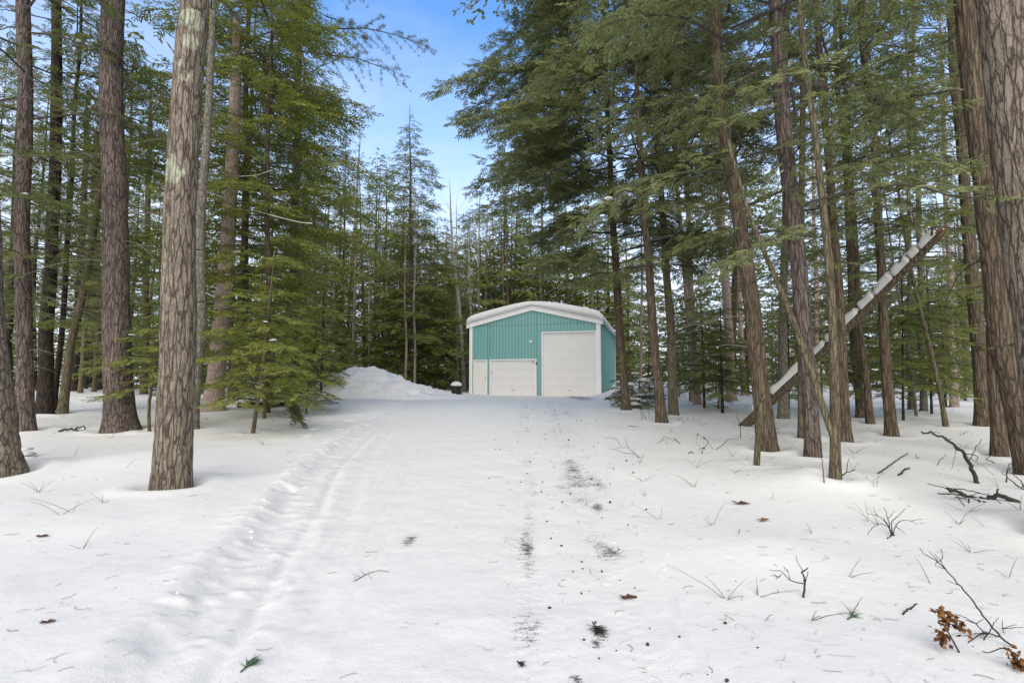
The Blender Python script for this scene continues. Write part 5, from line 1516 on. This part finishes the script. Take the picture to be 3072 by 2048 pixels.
M['needle'] = mat_plain("fresh_pine_needle", (0.05, 0.10, 0.05), 0.5, 0.3, 60)
sprig("pine_sprig", "small fresh green pine sprig lying on the driveway near the bottom edge", 562, 1534, (588, 1514), 70, 0.075, 'needle', 1, "pine sprig")
sprig("needle_tuft", "black matted needle tuft on the driveway below the red brown leaf", 1368, 1440, (1390, 1472), 90, 0.07, 'stick', 2, "needle tuft", 0.9)
sprig("pine_sprig", "tiny dark pine sprig lying right of the driveway on open snow", 2550 * k, 1854 * k, (2570 * k, 1842 * k), 40, 0.06, 'needle', 3, "pine sprig")
sprig("pine_sprig", "tiny dark sprig on the driveway just left of the black needle tuft's level", 1192, 1521, (1203, 1530), 30, 0.035, 'stick', 4, "pine sprig")


def fallen_leaf(label, u, v, size, col, seed):
    r = np.random.default_rng(seed)
    f = ground(u, v); f[2] = float(terrain(f[0], f[1])) + 0.006
    n = 22
    a = np.linspace(0, 2 * PI, n, endpoint=False)
    rad = size * (0.62 + 0.38 * np.cos(a) ** 2) * (1 + 0.28 * np.sin(a * 5 + 1) + 0.1 * r.normal(size=n))
    X, Y = rad * np.cos(a), 0.62 * rad * np.sin(a)
    Z = 0.25 * size * (np.abs(np.sin(a * 1.5))) + 0.12 * size
    V = np.concatenate([[(0, 0, 0.0)], np.stack([X, Y, Z], 1)]); V2 = V + np.array([0, 0, -0.0015])
    F = [(0, 1 + i, 1 + (i + 1) % n) for i in range(n)]; F += [(n + 1, n + 2 + (i + 1) % n, n + 2 + i) for i in range(n)]
    o = link("fallen_leaf", make_mesh("fallen_leaf", np.concatenate([V, V2]), np.array(F), col), loc=f)
    o.rotation_euler = (0, 0, r.uniform(-0.4, 0.4))
    tag(o, label, "leaf")


M['redleaf'] = mat_plain("red_brown_leaf", (0.075, 0.028, 0.02), 0.6, 0.4, 60)
M['tanleaf'] = mat_plain("tan_leaf", (0.20, 0.11, 0.05), 0.6, 0.4, 60)
fallen_leaf("red brown fallen leaf lying by the driveway's right edge", 1441, 1373, 0.055, M['redleaf'], 1)
fallen_leaf("tan fallen leaf lying on the open snow right of the driveway", (2048 + 330 * .732) * k, (900 + 906 * .732) * k, 0.065, M['tanleaf'], 2)
fallen_leaf("dark crumpled leaf lying on the snow up and left of the tan leaf", (2048 + 237 * .732) * k, (900 + 836 * .732) * k, 0.08, M['redleaf'], 3)
fallen_leaf("tiny dark leaf lying alone on the left snowfield", 96, 1232, 0.045, M['redleaf'], 4)
fallen_leaf("dark speck of leaf at the lower left of the snowfield", 109, 1430, 0.035, M['redleaf'], 5)


def litter():
    """needles, bark crumbs and hair twigs strewn over the snow: nobody could count them"""
    r = np.random.default_rng(21)
    g = Geo(); P, Rr = [], []
    n = 0
    while n < 1500:
        Y = 2.0 + 16 * r.uniform() ** 1.6; x = r.uniform(-1.15, 1.15) * Y
        xl, xr = drive_edges(Y)
        if xl < x < xr and r.uniform() < 0.55: continue
        if x < 0 and r.uniform() < 0.45: continue
        z = float(terrain(x, Y)) + 0.003
        a = r.normal(0.3, 0.7); l = r.uniform(0.02, 0.09) * (1.8 if r.uniform() < 0.12 else 1)
        t = np.linspace(-0.5, 0.5, 5)
        c = r.normal(0, 0.9) / l * 1.0
        P.append(np.stack([x + np.cos(a) * l * t - np.sin(a) * c * l * l * t * t, Y + np.sin(a) * l * t + np.cos(a) * c * l * l * t * t, z + 0.002 + abs(r.normal(0, 0.05)) * l * (t + .5)], 1)); Rr.append(np.full(5, 0.00045 + 0.0016 * r.uniform() ** 3) * (1 + 0.04 * Y)); n += 1
    g.tubes(np.array(P), np.array(Rr), 3)
    tag(link("forest_litter", g.mesh("forest_litter", M['twig_grey'])), "pine needles and bits of twig strewn thinly over the snow", "forest litter", kind='stuff')
    g = Geo(); 
    for i in range(300):
        Y = 2.1 + 16 * r.uniform() ** 1.5
        c = 0.62 + 0.055 * Y if r.uniform() < 0.72 else 0.05 + 0.03 * Y
        x = c + r.normal(0, 0.35 + 0.02 * Y)
        s = 0.002 + 0.009 * r.uniform() ** 2.2; s *= (1.7 if r.uniform() < 0.06 else 1) * (1 + 0.05 * Y)
        z = float(terrain(x, Y)) + s * 0.4
        v = ICO[0][:12] * s * r.uniform(0.6, 1.3, 3) + np.array([x, Y, z])
        g.add(v, np.array([(0, 11, 5), (0, 5, 1), (0, 1, 7), (0, 7, 10), (0, 10, 11), (1, 5, 9), (5, 11, 4), (11, 10, 2), (10, 7, 6), (7, 1, 8), (3, 9, 4), (3, 4, 2), (3, 2, 6), (3, 6, 8), (3, 8, 9), (4, 9, 5), (2, 4, 11), (6, 2, 10), (8, 6, 7), (9, 8, 1)]))
    tag(link("gravel", g.mesh("gravel", M['stick'])), "dark gravel crumbs scattered along the wheel tracks of the driveway", "gravel", kind='stuff')


litter()


def snow_crumbs():
    r = np.random.default_rng(41)
    P, S = [], []
    for i in range(150):
        Y = 3.0 + 15 * r.uniform() ** 1.3
        xl, xr = drive_edges(Y)
        x = xl + 0.05 + r.normal(0.1, 0.22) if r.uniform() < 0.7 else (xr + r.normal(0, 0.3) if r.uniform() < 0.5 else r.uniform(xl, xr))
        s_ = 0.005 + 0.018 * r.uniform() ** 3
        P.append(np.array([x, Y, float(terrain(x, Y)) - 0.35 * s_])); S.append(s_)
    g = Geo()
    for p, s_ in zip(P, S):
        v = ICO[0] * (1 + 0.35 * vnoise(ICO[0][:, 0] * 2 + p[0] * 9, ICO[0][:, 1] * 2 + p[1] * 9, ICO[0][:, 2] * 2))[:, None] * s_ * r.uniform(0.6, 1.2, 3) + p
        g.add(v, ICO[1])
    tag(link("snow_crumbs", g.mesh("snow_crumbs", M['snow'])), "loose crumbs of snow strewn along the ploughed edges", "snow crumbs", kind='stuff')


snow_crumbs()


def twig_brush():
    """hair fine bare weeds sticking out of the snow, uncountable"""
    r = np.random.default_rng(31)
    P, Rr = [], []
    for i in range(170):
        Y = 3.0 + 17 * r.uniform() ** 1.2; 
        x = r.uniform(0.25, 1.1) * Y if r.uniform() < 0.75 else r.uniform(-1.1, -0.4) * Y
        xl, xr = drive_edges(Y)
        if xl - .2 < x < xr + .3: continue
        z = float(terrain(x, Y))
        for q in range(r.integers(1, 5)):
            a = r.uniform(0, 2 * PI); l = r.uniform(0.06, 0.28); t = np.linspace(0, 1, 4); lean = r.uniform(0.3, 1.6)
            P.append(np.stack([x + np.cos(a) * lean * l * t, Y + np.sin(a) * lean * l * t, z - 0.01 + l * t - 0.3 * l * t * t], 1)); Rr.append(np.linspace(0.003, 0.0012, 4) * (1 + 0.03 * Y))
    g = Geo(); g.tubes(np.array(P), np.array(Rr), 3)
    tag(link("dead_weeds", g.mesh("dead_weeds", M['twig_grey'])), "hair thin dead weed stems poking up through the snow", "weeds", kind='stuff')


twig_brush()


def dead_bough():
    """drooping evergreen bough hanging to the snow by the saplings"""
    r = np.random.default_rng(17)
    f = ground(693, 981)
    root = tag(link("drooping_bough", None, loc=f), "dark drooping evergreen bough resting on the snow right of the leaning sapling", "bough")
    top = at_depth(640, 885, f[1] + 0.4) - f
    t = np.linspace(0, 1, 12)[:, None]
    g = Geo(); Os, Az = [], []
    for k in range(4):
        st = top + np.array([-0.25 + 0.15 * k, 0.1 * k, 0.10 - 0.12 * k])
        e = np.array([r.uniform(-0.2, 0.15), r.uniform(-0.2, 0.3), 0.04 + 0.08 * k])
        C = st * (1 - t) + e * t + np.array([0, 0, 0.30]) * (t * (1 - t))
        g.tubes(C, np.linspace(0.013, 0.004, 12), 4)
        for q in np.linspace(0.3, 1, 26):
            c = np.array([np.interp(q, t[:, 0], C[:, i]) for i in range(3)])
            Os.append(c); Az.append(r.uniform(-1.2, 0.8))
    link("stem", g.mesh("stem", M['limb'], True), root)
    Os = np.array(Os); Az = np.array(Az); fp = r.normal(-0.75, 0.3, len(Os))
    X = np.stack([np.cos(Az) * np.cos(fp), np.sin(Az) * np.cos(fp), np.sin(fp)], 1); Yv = np.stack([-np.sin(Az), np.cos(Az), 0 * Az], 1); Z = np.cross(X, Yv)
    V, F = instance_quads(FR, Os, X, Yv, Z, r.uniform(0.14, 0.26, len(Os)))
    link("foliage", make_mesh("foliage", V, F, M['leaf_d']), root)


dead_bough()

# snow clump stuck to the foot of the left edge trunk
def clump(label, u, v, s, seed):
    r = np.random.default_rng(seed)
    f = ground(u, v)
    pts = [np.array([0, 0, 0.05]), np.array([0.05, 0.0, -0.03]), np.array([-0.02, 0.03, 0.13])]
    g = snow_blobs(pts, [s, s * 1.2, s * 0.7], r)
    o = link("snow_clump", g.mesh("snow_clump", M['snow'], True), loc=f)
    tag(o, label, "snow clump")


clump("white clump of snow stuck against the mossy trunk's foot at the left edge", 55, 1050, 0.16, 3)

build_ground()

# ------------------------------------------------------------------ light, sky, look
SUN_EL, SUN_AZ = R(34), R(188)      # azimuth clockwise from the view direction: behind the camera, veiled by thin cloud
sun_d = bpy.data.lights.new("sun", 'SUN')
sun_d.energy = 3.2; sun_d.angle = R(75); sun_d.color = (1.0, 0.945, 0.865)
sun = bpy.data.objects.new("sun", sun_d); COL.objects.link(sun)
dv = Vector((math.sin(SUN_AZ) * math.cos(SUN_EL), math.cos(SUN_AZ) * math.cos(SUN_EL), math.sin(SUN_EL)))
sun.rotation_euler = dv.to_track_quat('Z', 'Y').to_euler()
sun.location = (20, -10, 40)

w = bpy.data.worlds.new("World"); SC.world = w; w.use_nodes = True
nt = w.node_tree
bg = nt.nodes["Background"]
sky = nt.nodes.new("ShaderNodeTexSky"); sky.sky_type = 'NISHITA'; sky.sun_disc = False
sky.sun_elevation = SUN_EL; sky.sun_rotation = SUN_AZ; sky.air_density = 1.0; sky.dust_density = 1.2; sky.ozone_density = 1.5
tc = nt.nodes.new("ShaderNodeTexCoord")
sep = nt.nodes.new("ShaderNodeSeparateXYZ"); nt.links.new(tc.outputs["Generated"], sep.inputs[0])
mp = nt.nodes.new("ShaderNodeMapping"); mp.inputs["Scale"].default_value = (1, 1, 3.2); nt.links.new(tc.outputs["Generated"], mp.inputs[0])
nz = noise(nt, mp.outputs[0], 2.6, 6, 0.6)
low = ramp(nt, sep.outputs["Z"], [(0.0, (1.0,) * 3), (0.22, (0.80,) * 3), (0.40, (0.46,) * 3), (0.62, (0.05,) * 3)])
# a blue break in the cloud straight ahead, bright unseen overcast added elsewhere to even the light
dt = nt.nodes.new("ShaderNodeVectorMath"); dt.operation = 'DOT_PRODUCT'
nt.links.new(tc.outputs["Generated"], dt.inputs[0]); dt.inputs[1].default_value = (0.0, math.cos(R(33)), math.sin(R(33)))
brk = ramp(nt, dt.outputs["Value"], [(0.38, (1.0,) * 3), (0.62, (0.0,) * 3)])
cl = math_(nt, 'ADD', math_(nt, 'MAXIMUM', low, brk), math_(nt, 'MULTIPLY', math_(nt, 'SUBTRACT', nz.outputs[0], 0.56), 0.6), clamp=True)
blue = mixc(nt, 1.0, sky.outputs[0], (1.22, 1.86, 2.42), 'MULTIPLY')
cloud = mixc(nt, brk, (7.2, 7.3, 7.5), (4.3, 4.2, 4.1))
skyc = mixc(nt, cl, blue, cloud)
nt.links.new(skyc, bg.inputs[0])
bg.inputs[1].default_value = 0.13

SC.view_settings.view_transform = 'Standard'
SC.view_settings.look = 'None'
SC.view_settings.exposure = 0.28
SC.view_settings.gamma = 1.0
SC.view_settings.use_curve_mapping = False
SC.render.engine = 'CYCLES'
cy = SC.cycles
cy.max_bounces = 8; cy.diffuse_bounces = 6; cy.glossy_bounces = 2; cy.transmission_bounces = 2; cy.transparent_max_bounces = 4
cy.caustics_reflective = False; cy.caustics_refractive = False
cy.use_denoising = True
SC.render.resolution_x, SC.render.resolution_y = 1024, 682
